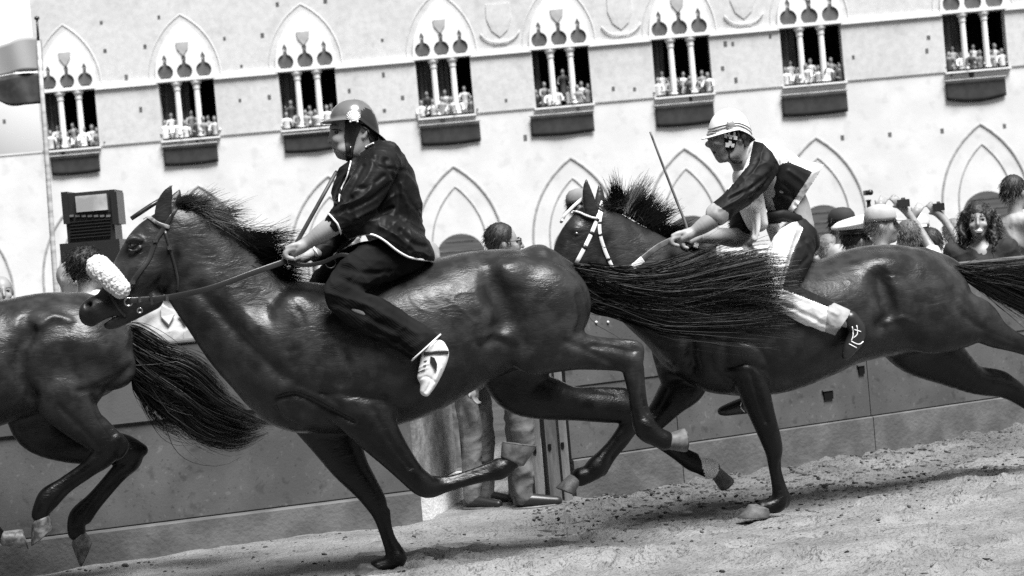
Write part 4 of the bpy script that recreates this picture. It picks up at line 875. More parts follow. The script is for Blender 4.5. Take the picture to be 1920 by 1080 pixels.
M_browb = mat('browband_leather', .22, rough=.35, var=.4, vscale=40)
M_strapg = mat('worn_strap', .10, rough=.5, var=.4, vscale=30)
br1 = empty('bridle', (0, 0, 0), 0, horse1)
strap_on(sk1, [(323, 402), (304, 433), (291, 452), (279, 486), (259, 513), (247, 532), (240, 546)], 9, 'cheek_strap', M_leather, br1)
strap_on(sk1, [(264, 404), (280, 409), (300, 419), (318, 427)], 7, 'browband', M_browb, br1, off=.007)
strap_on(sk1, [(309, 433), (318, 463), (325, 488), (334, 522), (333, 544)], 5, 'throat_lash', M_leather, br1)
strap_on(sk1, [(323, 402), (330, 390), (334, 378)], 8, 'crown_strap', M_leather, br1)
strap_on(sk1, [(200, 540), (212, 562), (224, 580), (235, 593)], 5, 'drop_strap', M_leather, br1)
for x, y in ((250, 529), (318, 465), (291, 452)): p, n = sk1.hit(x, y, .008); MB().box(p, (.02, .012, .016)).build('buckle', M_metal, br1)
ring(FR1, 241, 566, -.10, .018, .0035, 'bit_ring', M_metal, br1); ring(FR1, 241, 566, .10, .018, .0035, 'bit_ring', M_metal, br1)
b = Body(FR1, .006); b.chain([(226, 541, -.088, 19, .8), (207, 522, -.082, 22, .8), (191, 507, -.045, 23, 1), (185, 501, 0, 23, 1), (191, 507, .045, 23, 1), (207, 522, .082, 22, .8), (226, 541, .088, 19, .8)], .02, m_=6)
V, Q = b.solve(); V = V + normals(V, Q) * (wob(V, .0026, 330, 3) + wob(V, .002, 620, 4))[:, None]
body_obj('fleece_noseband', V, Q, M_fleece, br1)
for sg in (-1, 1):
    w = .115 * sg
    free_strap(FR1, [(244, 563, w), (262, 562, w), (312, 558, w - .03 if sg < 0 else w + .03), (392, 541, -.21 if sg < 0 else .21), (475, 511, -.215 if sg < 0 else .2), (538, 489, -.19 if sg < 0 else .08)], .026 if sg < 0 else .02, 'rein', M_leather, br1)
for x, y, h in ((262, 562, .024), (284, 561, .05), (313, 558, .03)): MB().box(FR1.p(x, y, -.122 - (x - 262) * .0006), (.012, .012, h)).build('rein_stop', M_leather if h > .04 else M_metal, br1)
free_strap(FR1, [(540, 490, -.17), (570, 497, -.18), (605, 492, -.2), (640, 478, -.23), (668, 486, -.26), (690, 503, -.265), (699, 513, -.265)], .020, 'rein_end', M_leather, br1)
ring(FR1, 698, 513, -.27, .010, .0025, 'rein_buckle', M_metal, br1)
ring(FR1, 620, 493, -.2, .024, .003, 'rein_loop', M_leather, br1)
ring(FR1, 262, 582, -.10, .011, .004, 'martingale_buckle', M_metal, br1)
mb = MB(); mb.tube([FR1.p(246, 410, 0), FR1.p(264, 398, 0), FR1.p(282, 386, 0), FR1.p(302, 374, 0)], [.010, .011, .011, .010], 8, sx=1.6); mb.build('plume_holder', M_leather, br1, True)
br2 = empty('bridle', (0, 0, 0), 0, horse2)
def striped(sk, pts, wpx, name, parent, d, k):
    o = strap_on(sk, pts, wpx, name, M_leatherw, parent, d); A = catmull(np.array(pts, float), 8)
    for i in range(3, len(A) - 2, k):
        P, N = sk.line([A[i], A[i + 1]], .0055, 2); MB().strap(P, N, wpx * d / FOC * 1.1, .006).build('dark_keeper', M_leather, o, True)
striped(sk2, [(1129, 379), (1120, 410), (1103, 450), (1080, 494)], 8, 'cheek_strap', br2, 10.8, 5)
striped(sk2, [(1132, 381), (1124, 412), (1125, 442), (1135, 472), (1149, 504)], 7, 'throat_lash', br2, 10.8, 6)
P, N = sk2.line([(1068, 397), (1082, 399), (1098, 403), (1114, 409)], .006, 6); MB().strap(P, N, .016, .006).build('browband', M_leather, br2, True)
for i in range(1, len(P), 1): MB().sphere(P[i] + N[i] * .004, .0065, 8, 6).build('bead', M_leatherw, br2, True)
for w in (-.035, .035): MB().strap([FR2.p(1053, 414, w), FR2.p(1060, 402, w), FR2.p(1076, 386, w), FR2.p(1097, 368, w)], [(0, -1, 0)] * 4, .016, .006).build('plume_holder', M_leatherw, br2, True)
MB().tube([FR2.p(1054, 413, -.04), FR2.p(1052, 416, 0), FR2.p(1054, 413, .04)], .008, 8).build('plume_base', M_leatherw, br2, True)
M_rein2 = mat('brown_leather', .07, rough=.45, var=.4, vscale=15)
free_strap(FR2, [(1268, 446, -.17), (1235, 462, -.2), (1205, 485, -.22), (1170, 512, -.2), (1110, 550, -.14), (1060, 580, -.11)], .030, 'rein', M_rein2, br2)
free_strap(FR2, [(1268, 446, .05), (1235, 462, .14), (1205, 485, .2), (1170, 512, .2), (1110, 550, .14), (1060, 580, .11)], .030, 'rein', M_rein2, br2)
free_strap(FR2, [(1205, 486, -.226), (1196, 494, -.226), (1186, 502, -.222)], .034, 'white_keeper', M_leatherw, br2, .008)
free_strap(FR2, [(1278, 452, -.16), (1300, 460, -.18), (1322, 468, -.19), (1338, 466, -.19), (1345, 456, -.19)], .012, 'rein_end', M_rein2, br2)
free_strap(FR2, [(1301, 458, -.187), (1309, 461, -.187)], .028, 'rein_tag', M_leatherw, br2, .008)

# ------------------------------------------------------------------ jockeys
def solid(fr, h, ops, it=2):
    b = Body(fr, h, it)
    for o in ops:
        if o[0] == 'c': b.chain(o[1], o[2] if len(o) > 2 else .02, op=o[3] if len(o) > 3 else 'u', mirror=len(o) > 4 and o[4])
        else: b.ell(*o[1], k=o[2] if len(o) > 2 else .02, op=o[3] if len(o) > 3 else 'u', mirror=len(o) > 4 and o[4])
    return b.solve()
def trim(V, Q, fr, line, below=True):
    """opens a garment below its traced hem"""
    x, y = to_px(fr.world(V)); L = np.array(line, float); yl = np.interp(x, L[:, 0], L[:, 1]); k = y[Q].mean(1) < yl[Q].mean(1)
    Q = Q[k if below else ~k]; u, inv = np.unique(Q, return_inverse=True); return V[u], inv.reshape(-1, 4)
def paint(o, V, Q, fr, polys):
    x, y = to_px(fr.world(V)); x, y = x[Q].mean(1), y[Q].mean(1); mi = np.zeros(len(Q), np.int32)
    for k, poly in polys: mi[in_poly(x, y, poly)] = k
    o.data.polygons.foreach_set('material_index', mi)
def patch(V, Q, fr, poly, off, name, material, parent, th=.004, far=False):
    """a piece of cloth or leather lying on a body"""
    x, y = to_px(fr.world(V)); N = normals(V, Q); c = in_poly(x[Q].mean(1), y[Q].mean(1), poly); c &= N[Q].mean(1)[:, 1] < .15
    q = main_island(Q[c], len(V)); u, inv = np.unique(q, return_inverse=True)
    o = mesh_obj(name, V[u] + N[u] * off, inv.reshape(-1, 4), material, parent, True); o.modifiers.new('thickness', 'SOLIDIFY').thickness = th; return o
def ngon(sk, fr, poly, off, name, material, parent, th=.003, w0=0):
    V = [sk.hit(x, y, off, w0)[0] for x, y in poly]; n = len(V); bm = bmesh.new(); vs = [bm.verts.new(v) for v in V]
    es = [bm.edges.new((vs[i], vs[(i + 1) % n])) for i in range(n)]; bmesh.ops.triangle_fill(bm, edges=es, use_beauty=True)
    for f in bm.faces:
        f.normal_update()
        if f.normal.y > 0: f.normal_flip()
    me = bpy.data.meshes.new(name); bm.to_mesh(me); bm.free(); me.materials.append(material); o = bpy.data.objects.new(name, me); COL.objects.link(o); o.parent = parent
    o.modifiers.new('thickness', 'SOLIDIFY').thickness = -th; return o
def helmet(fr, cx, cy, rx, ry, rw, zb, brim, material, parent, tiltdeg=0.0, px=10.0):
    """shell over a brim whose height follows zb(phi), phi 0 at the front"""
    c = fr.p(cx, cy, 0); s = px / FOC; rx *= s; ry *= s; n = 48; ph = np.arange(n) * 2 * math.pi / n; R = []
    tl = math.radians(tiltdeg)
    def pt(ux, uy, uz):
        x, z = -ux, uz; return c + np.array((x * math.cos(tl) - z * math.sin(tl), uy, x * math.sin(tl) + z * math.cos(tl)))
    for t in np.linspace(.04, 1, 14):
        r = math.sin(t * math.pi / 2) ** .92; q = math.cos(t * math.pi / 2)
        R.append([pt(rx * r * math.cos(a), rw * r * math.sin(a), ry * q + zb(a) * s * t ** 2) for a in ph])
    for e, dz in ((.35, -.001), (.8, -.004), (1.0, -.006)):
        R.append([pt((rx + brim(a) * s * e) * math.cos(a), (rw + brim(a) * s * e * .8) * math.sin(a), zb(a) * s + dz * (1 + brim(a) / 20) + brim(a) * s * e * (-.16)) for a in ph])
    mb = MB(); mb.rings(R, cap=False); k = len(mb.V); mb.V.append(tuple(pt(0, 0, ry * 1.0))); mb.F += [(k, j, (j + 1) % n) for j in range(n)]
    o = mb.build('helmet', material, parent, True); md = o.modifiers.new('thickness', 'SOLIDIFY'); md.thickness = .004; md.offset = -1; return o, R

M_skin = mat('skin', .3, rough=.5, var=.12, vscale=9, bump=.15, bscale=120, bdist=.002, spec=.4)
M_jack = mat('dark_jacket', .009, rough=.5, var=.3, vscale=6, bump=.5, bscale=22, bdist=.008, spec=.14)
M_trou = mat('dark_trousers', .010, rough=.9, var=.3, vscale=6, spec=.1)
M_trimw = mat('white_piping', .8, rough=.6)
M_sneak = mat('white_sneaker', .72, rough=.55, var=.08, vscale=20, bump=.2, bscale=60, bdist=.003)
M_helm = mat('painted_helmet', .16, rough=.22, metal=.35, var=.25, vscale=8, spec=.6)
M_helmd = mat('painted_helmet_dark', .02, rough=.35, spec=.5)
M_hairh = mat('human_hair', .012, rough=.6, bump=.6, bscale=90, bdist=.004)
M_eyew = mat('eye_white', .55, rough=.2); M_eyed = mat('eye_dark', .02, rough=.1)
# corduroy ribs on the trousers
nt = M_trou.node_tree; wv = nt.nodes.new('ShaderNodeTexWave'); wv.inputs['Scale'].default_value = 55; wv.inputs['Distortion'].default_value = 3; wv.bands_direction = 'DIAGONAL'
tcn = nt.nodes.new('ShaderNodeTexCoord'); nt.links.new(tcn.outputs['Object'], wv.inputs['Vector']); bpn = nt.nodes.new('ShaderNodeBump'); bpn.inputs['Strength'].default_value = .3; bpn.inputs['Distance'].default_value = .003
nt.links.new(wv.outputs['Fac'], bpn.inputs['Height']); nt.links.new(bpn.outputs[0], nt.nodes['Principled BSDF'].inputs['Normal'])

def hand_ops(x, y, w, s, knuck, sgn=1):
    """closed fist: palm, four curled fingers side by side in depth, thumb over the top"""
    ops = [('c', [(x + 14 * s, y - 6 * s, w, 11 * s, 1.25), (x + 4 * s, y - 1 * s, w, 13 * s, 1.3), (x - 8 * s, y + 5 * s, w, 12.5 * s, 1.3)], .012)]
    for k in range(4):
        ww = w + (-.034 + .022 * k) * sgn; e = (1.0, 1.08, 1.0, .85)[k]
        ops.append(('c', [(x - 8 * s, y + 1 * s, ww, 5.6 * s, 1), (x - 20 * s * e, y + 6 * s, ww, 5.2 * s, 1), (x - 21 * s * e, y + 16 * s, ww, 4.8 * s, 1), (x - 9 * s, y + 20 * s, ww, 4.3 * s, 1)], .004))
    ops.append(('c', [(x + 6 * s, y - 8 * s, w - .02 * sgn, 6 * s, 1), (x - 8 * s, y - 6 * s, w - .035 * sgn, 5.5 * s, 1), (x - 20 * s, y - 1 * s, w - .03 * sgn, 4.5 * s, 1)], .005))
    return ops

# ---- first jockey
J1 = empty('person', FR1.world(FR1.p(745, 500, 0))); J1.rotation_euler = (0, 0, FR1.psi)
class Off(Frame):
    def __init__(s, fr, L):
        s.O = fr.world(np.asarray(L)); s.psi = fr.psi; s.U = fr.U; s.W = fr.W
FJ1 = Off(FR1, FR1.p(745, 500, 0)); FJ2 = Off(FR2, FR2.p(1490, 470, 0))
tag(J1, 'jockey in dark jacket and trousers with grey helmet riding the leading dark bay horse', 'person', 'jockeys')
head1 = [('e', (666, 236, 0, 44, 46, .079), .02), ('c', [(640, 258, 0, 23, 1.05), (646, 276, 0, 21, 1.05), (650, 284, 0, 15, 1.2)], .02), ('e', (640, 289, 0, 10, 9.5, .026), .012), ('c', [(680, 262, -.04, 14, 1), (668, 282, -.038, 11, 1), (650, 291, -.022, 8, 1)], .015, 'u', True),
  ('c', [(627, 241, 0, 6, 1.4), (623, 254, 0, 5, 1.1), (619, 264, 0, 5, 1.4), (623, 267, 0, 5.5, 1.7)], .008), ('e', (626, 239, 0, 8, 5, .05), .012), ('e', (636, 262, -.042, 13, 10, .02), .012, 'u', True), ('e', (645, 279, -.044, 13, 11, .022), .014, 'u', True),
  ('e', (629, 277, 0, 6, 3.2, .022), .006), ('e', (631, 283.5, 0, 5.5, 3.4, .02), .006), ('e', (628, 280.2, 0, 7, .9, .024), .003, 's'), ('e', (629, 248, -.036, 8, 5, .016), .008, 's', True), ('e', (620, 269, -.012, 3, 1.6, .007), .003, 's', True),
  ('e', (629, 248, -.030, 5, 4.5, .0125), .004, 'u', True), ('c', [(681, 240, -.078, 4, 1), (687, 248, -.084, 4, 1), (682, 258, -.08, 3.5, 1)], .008, 'u', True),
  ('c', [(676, 268, 0, 27, .95), (688, 292, 0, 29, .95), (706, 320, 0, 38, 1.4)], .03)]
body1 = head1 + [('c', [(712, 310, 0, 36, 1.5), (725, 375, 0, 58, 1.0), (738, 430, 0, 52, 1.15), (758, 470, 0, 42, 1.3)], .03),
  ('c', [(716, 312, -.16, 20, 1), (684, 372, -.235, 17, 1), (657, 398, -.24, 18, 1), (628, 420, -.232, 19.5, 1), (602, 438, -.215, 17, 1), (578, 454, -.195, 12.5, 1), (566, 461, -.185, 12, 1.2)], .015), ('c', [(716, 312, .16, 26, 1), (680, 380, .22, 22, 1), (650, 440, .2, 18, 1), (605, 470, .13, 13, 1), (580, 478, .08, 11, 1)], .015),
  ('c', [(755, 474, -.09, 26, 1), (642, 552, -.29, 17, 1), (730, 605, -.312, 13, 1), (806, 652, -.315, 11, 1), (815, 668, -.315, 11, 1)], .02), ('c', [(755, 474, .09, 26, 1), (642, 552, .29, 17, 1), (730, 605, .312, 13, 1), (806, 652, .315, 11, 1)], .02)] + hand_ops(557, 466, -.18, .95, None) + hand_ops(568, 482, .06, .9, None, -1)
V, Q = solid(FJ1, .0042, body1); bodyVQ1 = (V, Q); body_obj('body', V, Q, M_skin, J1)
hv = V[:, 2] > FJ1.p(690, 300)[2]; skh1 = Skin(FJ1, bodyVQ1)
jk = [('c', [(706, 292, 0, 30, 1.6), (715, 328, 0, 57, 1.15), (722, 375, 0, 69, .98), (729, 420, 0, 66, .95), (738, 455, 0, 58, 1.15), (746, 474, 0, 54, 1.3), (750, 492, 0, 50, 1.35)], .03), ('c', [(722, 296, -.12, 34, 1), (706, 322, -.2, 39, .9), (684, 358, -.245, 38, .85), (664, 388, -.25, 34, .9), (642, 409, -.24, 29, .95), (630, 418, -.235, 24, 1)], .035), ('c', [(722, 296, .12, 34, 1), (704, 330, .2, 38, .9), (680, 385, .24, 35, .85), (652, 430, .2, 29, .9), (622, 458, .16, 25, .95), (596, 474, .13, 20, 1)], .035),
  ('c', [(684, 296, 0, 29, 1.05), (694, 308, 0, 34, 1.2)], .015), ('c', [(655, 330, 0, 24, 1.8), (645, 362, 0, 22, 2.2), (652, 400, 0, 22, 2.4)], .04), ('c', [(774, 462, 0, 24, 1.9), (783, 480, 0, 19, 2.0)], .05), ('c', [(672, 425, -.16, 34, .9), (700, 432, -.2, 36, .9), (735, 450, -.2, 40, .9), (770, 470, -.15, 34, .9), (790, 480, -.1, 26, 1)], .05, 'u', True), ('c', [(665, 302, -.03, 10, 1), (652, 318, -.03, 10, 1.2), (648, 335, -.02, 9, 1.2)], .015)]
V, Q = solid(FJ1, .0055, jk)
HEM1 = [(560, 520), (590, 500), (606, 500), (644, 454), (670, 441), (696, 438), (718, 449), (741, 469), (767, 484), (807, 489), (840, 490)]
FOLD1 = [([(704, 290), (690, 330), (660, 362)], 4, .008), ([(720, 330), (690, 352), (668, 352)], 3, -.009), ([(735, 345), (700, 372), (655, 392)], 3.2, -.010), ([(742, 365), (700, 392), (668, 408)], 3, .009), ([(738, 390), (700, 405), (665, 420)], 3, -.010), ([(690, 420), (660, 430), (640, 437)], 3, -.008), ([(725, 300), (745, 350), (748, 400)], 4, -.012), ([(752, 345), (768, 400), (770, 450)], 4, .008), ([(760, 360), (780, 390), (796, 395)], 3, -.007), ([(738, 420), (760, 440), (770, 470)], 4, -.010), ([(712, 425), (742, 440), (785, 475)], 3.5, .009), ([(755, 430), (775, 455), (800, 462)], 3, -.009), ([(745, 320), (770, 322), (786, 345)], 3, -.006), ([(680, 310), (660, 345), (648, 375)], 3, -.008), ([(700, 300), (712, 312), (740, 316)], 2.5, -.006), ([(660, 372), (645, 392), (625, 400)], 2.5, -.007), ([(700, 345), (680, 368), (640, 385)], 2.5, .007), ([(765, 476), (785, 470), (803, 480)], 3, .008), ([(730, 460), (750, 466), (770, 480)], 2.5, -.006), ([(652, 332), (640, 345), (634, 358)], 2.5, -.010), ([(664, 330), (650, 352), (640, 372)], 2.5, .008)]
V = relief(V, Q, FJ1, FOLD1); V = V + normals(V, Q) * wrinkle(V, .0065, 38, 2)[:, None]; V, Q = trim(V, Q, FJ1, HEM1); jackVQ1 = (V, Q); jo = body_obj('jacket', V, Q, M_jack, J1)
skj1 = Skin(FJ1, jackVQ1)
def rim(V, Q, fr, x0, x1, n, near=True, lo=None):
    """the open lower edge of a garment as a line"""
    E = np.sort(np.vstack([Q[:, [i, (i + 1) % 4]] for i in range(4)]), 1); u, c = np.unique(E, axis=0, return_counts=True); b = np.unique(u[c == 1]); b = b[(V[b, 1] < 0) == near]
    x, y = to_px(fr.world(V[b])); P = []
    for e in np.linspace(x0, x1, n):
        k = np.abs(x - e) < (x1 - x0) / n * 1.2
        if lo is not None: k &= np.abs(y - np.interp(x, lo[:, 0], lo[:, 1])) < 16
        if k.any(): P.append(V[b[k]].mean(0))
    P = np.array(P)
    for _ in range(2): P[1:-1] = (P[:-2] + 2 * P[1:-1] + P[2:]) / 4
    return P
for near in (True, False):
    P = rim(*jackVQ1, FJ1, 648, 804, 26, near, np.array(HEM1, float))
    if len(P) > 3: MB().tube(P + np.array((0, -.006 if near else .006, 0)), .0055, 6).build('hem_piping', M_trimw, J1, True)
TH1 = [([(640, 500), (690, 512), (730, 510)], 4, -.010), ([(612, 548), (650, 560), (700, 575)], 4, .008), ([(625, 570), (680, 590), (740, 620)], 4, -.010), ([(660, 560), (720, 590), (780, 625)], 4, .008), ([(690, 615), (740, 640), (770, 660)], 4, -.008), ([(640, 520), (670, 535), (710, 545)], 4, -.010), ([(700, 545), (745, 572), (790, 605)], 4, -.007), ([(650, 478), (660, 500), (655, 520)], 4, .006)]
tr = [('c', [(775, 470, 0, 30, 1.9), (760, 478, 0, 38, 1.6), (742, 482, 0, 44, 1.4)], .03), ('c', [(765, 474, -.1, 36, .9), (730, 485, -.16, 42, .7), (688, 499, -.23, 40, .65), (655, 526, -.275, 37, .62), (638, 553, -.295, 32, .7), (668, 577, -.305, 35, .6), (712, 598, -.31, 37, .55), (762, 628, -.312, 35, .6), (795, 650, -.312, 35, .62)], .03, 'u', True)]
V, Q = solid(FJ1, .006, tr); V = relief(V, Q, FJ1, TH1); V = V + normals(V, Q) * wrinkle(V, .005, 34, 4)[:, None]
x, y = to_px(FJ1.world(V)); cut = ((x - 799) * .67 + (y - 651.5) * .74) < 0
k_ = cut[Q].all(1); u_, inv = np.unique(Q[k_], return_inverse=True); V, Q = V[u_], inv.reshape(-1, 4); trVQ1 = (V, Q)
body_obj('trousers', V, Q, M_trou, J1); skt1 = Skin(FJ1, trVQ1)
for nm, pts, s_, w_ in (('cuff_piping', [(618, 402), (630, 415), (636, 428), (639, 440)], skj1, .004), ('front_piping', [(659, 303), (652, 330), (640, 360), (637, 380)], skj1, .003), ('collar_piping', [(686, 278), (694, 274), (702, 270)], skj1, .004)):
    P, N = s_.line(pts, .006, 8); MB().tube(P, w_ * 1.15, 6).build(nm, M_trimw, J1, True)
MB().tube([FJ1.p(799 + 36.5 * math.cos(t) * .74, 651.5 - 36.5 * math.cos(t) * .67, -.312 + .060 * math.sin(t)) for t in np.linspace(0, 6.2832, 25)], .004, 6).build('trouser_piping', M_trimw, J1, True)
for w in (.13,): MB().tube([FJ1.p(588, 462, w - .07), FJ1.p(592, 470, w - .09), FJ1.p(597, 482, w - .08)], .005, 6).build('cuff_piping', M_trimw, J1, True)
for a, b_ in (((648, 335), (640, 362)), ((655, 320), (642, 345)), ((636, 372), (632, 384))):
    P, N = skj1.line([a, ((a[0] + b_[0]) / 2 - 4, (a[1] + b_[1]) / 2), b_], .006, 4); MB().tube(P, .0045, 6).build('lace', M_jack, J1, True)
for sg in (-1, 1):
    w = .318 * sg; ops = [('c', [(822, 652, w, 15, .9), (828, 664, w, 14, .9), (818, 686, w, 17, .85), (806, 712, w, 16, .85), (798, 732, w, 11, .9)], .01), ('c', [(808, 652, w, 15, .9), (806, 676, w, 18, .85), (795, 706, w, 13, .9)], .015)]
    V, Q = solid(FJ1, .004, ops); V = relief(V, Q, FJ1, [([(800, 690), (788, 698)], 1.5, .003), ([(803, 682), (786, 690)], 1.5, .003), ([(824, 690), (812, 722), (800, 740)], 2.5, .006), ([(818, 690), (807, 718), (798, 735)], 1.6, -.004), ([(783, 712), (800, 706), (815, 716)], 1.6, -.003)])
    so = body_obj('sneaker', V, Q, M_sneak, J1)
    if sg < 0:
        ss = Skin(FJ1, (V, Q)); ngon(ss, FJ1, [(807, 668), (814, 671), (819, 682), (819, 697), (812, 688), (806, 678)], .003, 'side_patch', M_helmd, so)
        for a, b_ in (((786, 682), (800, 676)), ((784, 690), (799, 684)), ((784, 699), (797, 692))):
            P, N = ss.line([a, b_], .002, 4); MB().tube(P, .0028, 5).build('lace', M_strapg, so, True)
        P, N = ss.line([(796, 664), (812, 661), (830, 660), (839, 661)], .004, 5); MB().strap(P, N, .016, .006).build('ankle_strap', M_leather, so, True)
# helmet with shell badge and ear flap
zb1 = lambda a: (0 if math.cos(a) > -.05 else 36 * math.cos(a)) + 1.5
brim1 = lambda a: 5 + 14 * max(0, math.cos(a)) ** 1.5 + 8 * max(0, -math.cos(a)) ** 2
ho, RR = helmet(FJ1, 665, 224, 46, 38, .098, zb1, brim1, [M_helm, M_helmd], J1, -4)
me = ho.data; co = np.empty(len(me.vertices) * 3, np.float32); me.vertices.foreach_get('co', co); co = co.reshape(-1, 3); x, y = to_px(FJ1.world(co))
mi = []
for p in me.polygons:
    v = list(p.vertices); a, b_ = x[v].mean(), y[v].mean(); mi.append(1 if in_poly(np.array([a]), np.array([b_]), [(672, 214), (684, 202), (694, 205), (706, 218), (714, 250), (724, 275), (668, 236)])[0] else 0)
me.polygons.foreach_set('material_index', mi)
skhel = BVHTree.FromPolygons([tuple(v) for v in co], [tuple(p.vertices) for p in me.polygons])
def hel_pt(px, py, off, fr=FJ1, bv=None):
    bv = bv or skhel; c = Vector(fr.local(CAM)); d = (Vector(fr.p(px, py, 0)) - c).normalized(); h = bv.ray_cast(c, d)
    if h[0] is None: return fr.p(px, py, -.1)
    return np.array(h[0]) - np.array(d) * off
c0 = hel_pt(663, 218, .004); V = []; F_ = []; nr = 25; wS = c0[1] - .004
for k in range(nr):
    a = math.radians(-28 + 236 * k / (nr - 1)); V.append(FJ1.p(663 + 13 * math.cos(a), 218 - 12 * math.sin(a), wS + (.004 if k % 2 else -.004)))
for k in range(nr): q = V[k]; V.append(FJ1.p(663, 228, wS - .006) * .75 + q * .25 + np.array((0, -.006, 0)))
V += [v + np.array((0, .012, 0)) for v in V[:nr]]
for k in range(nr - 1): F_ += [(k, k + 1, nr + k + 1, nr + k), (k + 1, k, 2 * nr + k, 2 * nr + k + 1)]
F_.append(tuple(range(nr, 2 * nr)))
so = mesh_obj('shell_badge', V, F_, M_sneak, ho, False)
for dx in (-6, 7): MB().sphere(FJ1.p(663 + dx, 228, wS - .004), .006, 8, 6).build('shell_ear', M_sneak, so, True)
V, Q = bodyVQ1
patch(V, Q, FJ1, [(647, 226), (674, 226), (675, 242), (668, 258), (664, 278), (660, 300), (649, 300), (646, 265)], .006, 'ear_flap', M_leather, ho, .004)
p, n = skh1.hit(655, 277, .013); MB().sphere(p, .0045, 8, 6).build('flap_stud', M_metal, ho, True)
patch(V, Q, FJ1, [(676, 232), (712, 250), (712, 268), (700, 272), (692, 262), (688, 244), (680, 240)], .007, 'hair', M_hairh, J1, .006)
for nm, pts, r in (('chin_strap', [(655, 298), (660, 303), (668, 300), (676, 290)], .004),): P, N = skh1.line(pts, .004, 4); MB().tube(P, r, 6).build(nm, M_leather, ho, True)
for fr_, sk_, par, e in ((FJ1, skh1, J1, (628.5, 247.5)),):
    p, n = sk_.hit(*e, .0005); MB().sphere(p - n * .003, .005, 8, 6).build('eye', M_eyed, par, True); P, N = sk_.line([(622, 243), (630, 242), (640, 245)], .001, 4); MB().tube(P, .0022, 5).build('eyebrow', M_hairh, par, True)
w1 = FR1.p(745, 500, 0); wp = [FR1.p(a, b_, w) for a, b_, w in ((549, 470, -.18), (561, 447, -.19), (595, 386, -.2), (630, 323, -.2))]; o0 = FR1.world(wp[0])
M_whip = mat('whip_hide', .045, rough=.55, var=.3, vscale=20)
wh = MB().tube([p - wp[0] for p in wp], [.011, .0105, .0095, .0085], 10).build('whip', M_whip, None, True); wh.location = o0; wh.rotation_euler = (0, 0, FR1.psi); tag(wh, 'straight dark whip held in the fist of the jockey in the dark jacket', 'whip', 'whips')
MB().tube([wp[3] - wp[0], (wp[3] - wp[0]) * 1.02], [.0072, .006], 10).build('tip', M_leather, wh, True)

# ---- second jockey
J2 = empty('person', FJ2.O); J2.rotation_euler = (0, 0, FJ2.psi)
tag(J2, 'jockey in black and white silks with white helmet leaning over the following horse', 'person', 'jockeys')
head2 = [('e', (1370, 247, 0, 40, 42, .08), .02), ('c', [(1348, 264, 0, 21, 1.05), (1354, 282, 0, 18, 1.05), (1357, 290, 0, 12, 1.2)], .02), ('e', (1350, 295, 0, 9, 8, .025), .01), ('c', [(1386, 272, -.04, 13, 1), (1374, 290, -.036, 9, 1), (1358, 298, -.02, 7, 1)], .014, 'u', True),
  ('c', [(1336, 254, 0, 5.5, 1.4), (1333, 264, 0, 4.6, 1.1), (1330, 271, 0, 4.6, 1.4), (1334, 274, 0, 5, 1.7)], .007), ('e', (1334, 252, 0, 7, 4.5, .05), .012), ('e', (1347, 268, -.046, 12, 7, .018), .012, 'u', True),
  ('e', (1339, 281.5, 0, 5.5, 2.8, .021), .005), ('e', (1343, 290, 0, 5, 3, .019), .005), ('e', (1339, 286, 0, 8, 2.3, .02), .003, 's'), ('e', (1338, 257, -.034, 7, 4.2, .016), .008, 's', True), ('e', (1339, 257.5, -.029, 4.5, 4, .0125), .004, 'u', True), ('c', [(1388, 248, -.08, 4, 1), (1393, 255, -.086, 4, 1), (1388, 264, -.082, 3.5, 1)], .008, 'u', True),
  ('c', [(1384, 276, 0, 24, 1), (1396, 300, 0, 27, 1), (1416, 320, 0, 34, 1.3)], .03)]
body2 = head2 + [('c', [(1416, 316, 0, 32, 1.4), (1450, 345, 0, 40, 1.2), (1478, 385, 0, 36, 1.2), (1490, 425, 0, 34, 1.3)], .03),
  ('c', [(1432, 296, -.15, 15, 1), (1396, 352, -.23, 11, 1), (1352, 400, -.235, 15, 1), (1322, 421, -.215, 15.5, 1), (1302, 434, -.195, 11, 1), (1290, 440, -.185, 10.5, 1.2)], .015), ('c', [(1432, 300, .16, 22, 1), (1405, 375, .235, 20, 1), (1388, 440, .2, 19, 1), (1350, 443, .1, 16, 1), (1318, 444, .02, 12, 1), (1306, 446, -.02, 11, 1.1)], .015),
  ('c', [(1490, 436, -.09, 24, 1), (1452, 544, -.295, 14, 1), (1530, 585, -.31, 12, 1), (1592, 606, -.315, 10, 1)], .02), ('c', [(1490, 430, .09, 32, 1), (1460, 560, .31, 22, 1), (1432, 680, .32, 18, 1), (1412, 750, .32, 11, 1)], .02)] + hand_ops(1279, 443, -.18, .88, None) + hand_ops(1296, 449, -.04, .82, None, -1)
V, Q = solid(FJ2, .0044, body2); bodyVQ2 = (V, Q); body_obj('body', V, Q, M_skin, J2); skh2 = Skin(FJ2, bodyVQ2)
M_silkb = mat('black_silk', .008, rough=.6, bump=.4, bscale=25, bdist=.006, spec=.2); M_silkw = mat('white_silk', .78, rough=.5, bump=.25, bscale=20, bdist=.006); M_silkg = mat('grey_silk', .32, rough=.55, var=.2, vscale=15, bump=.3, bscale=30, bdist=.005)
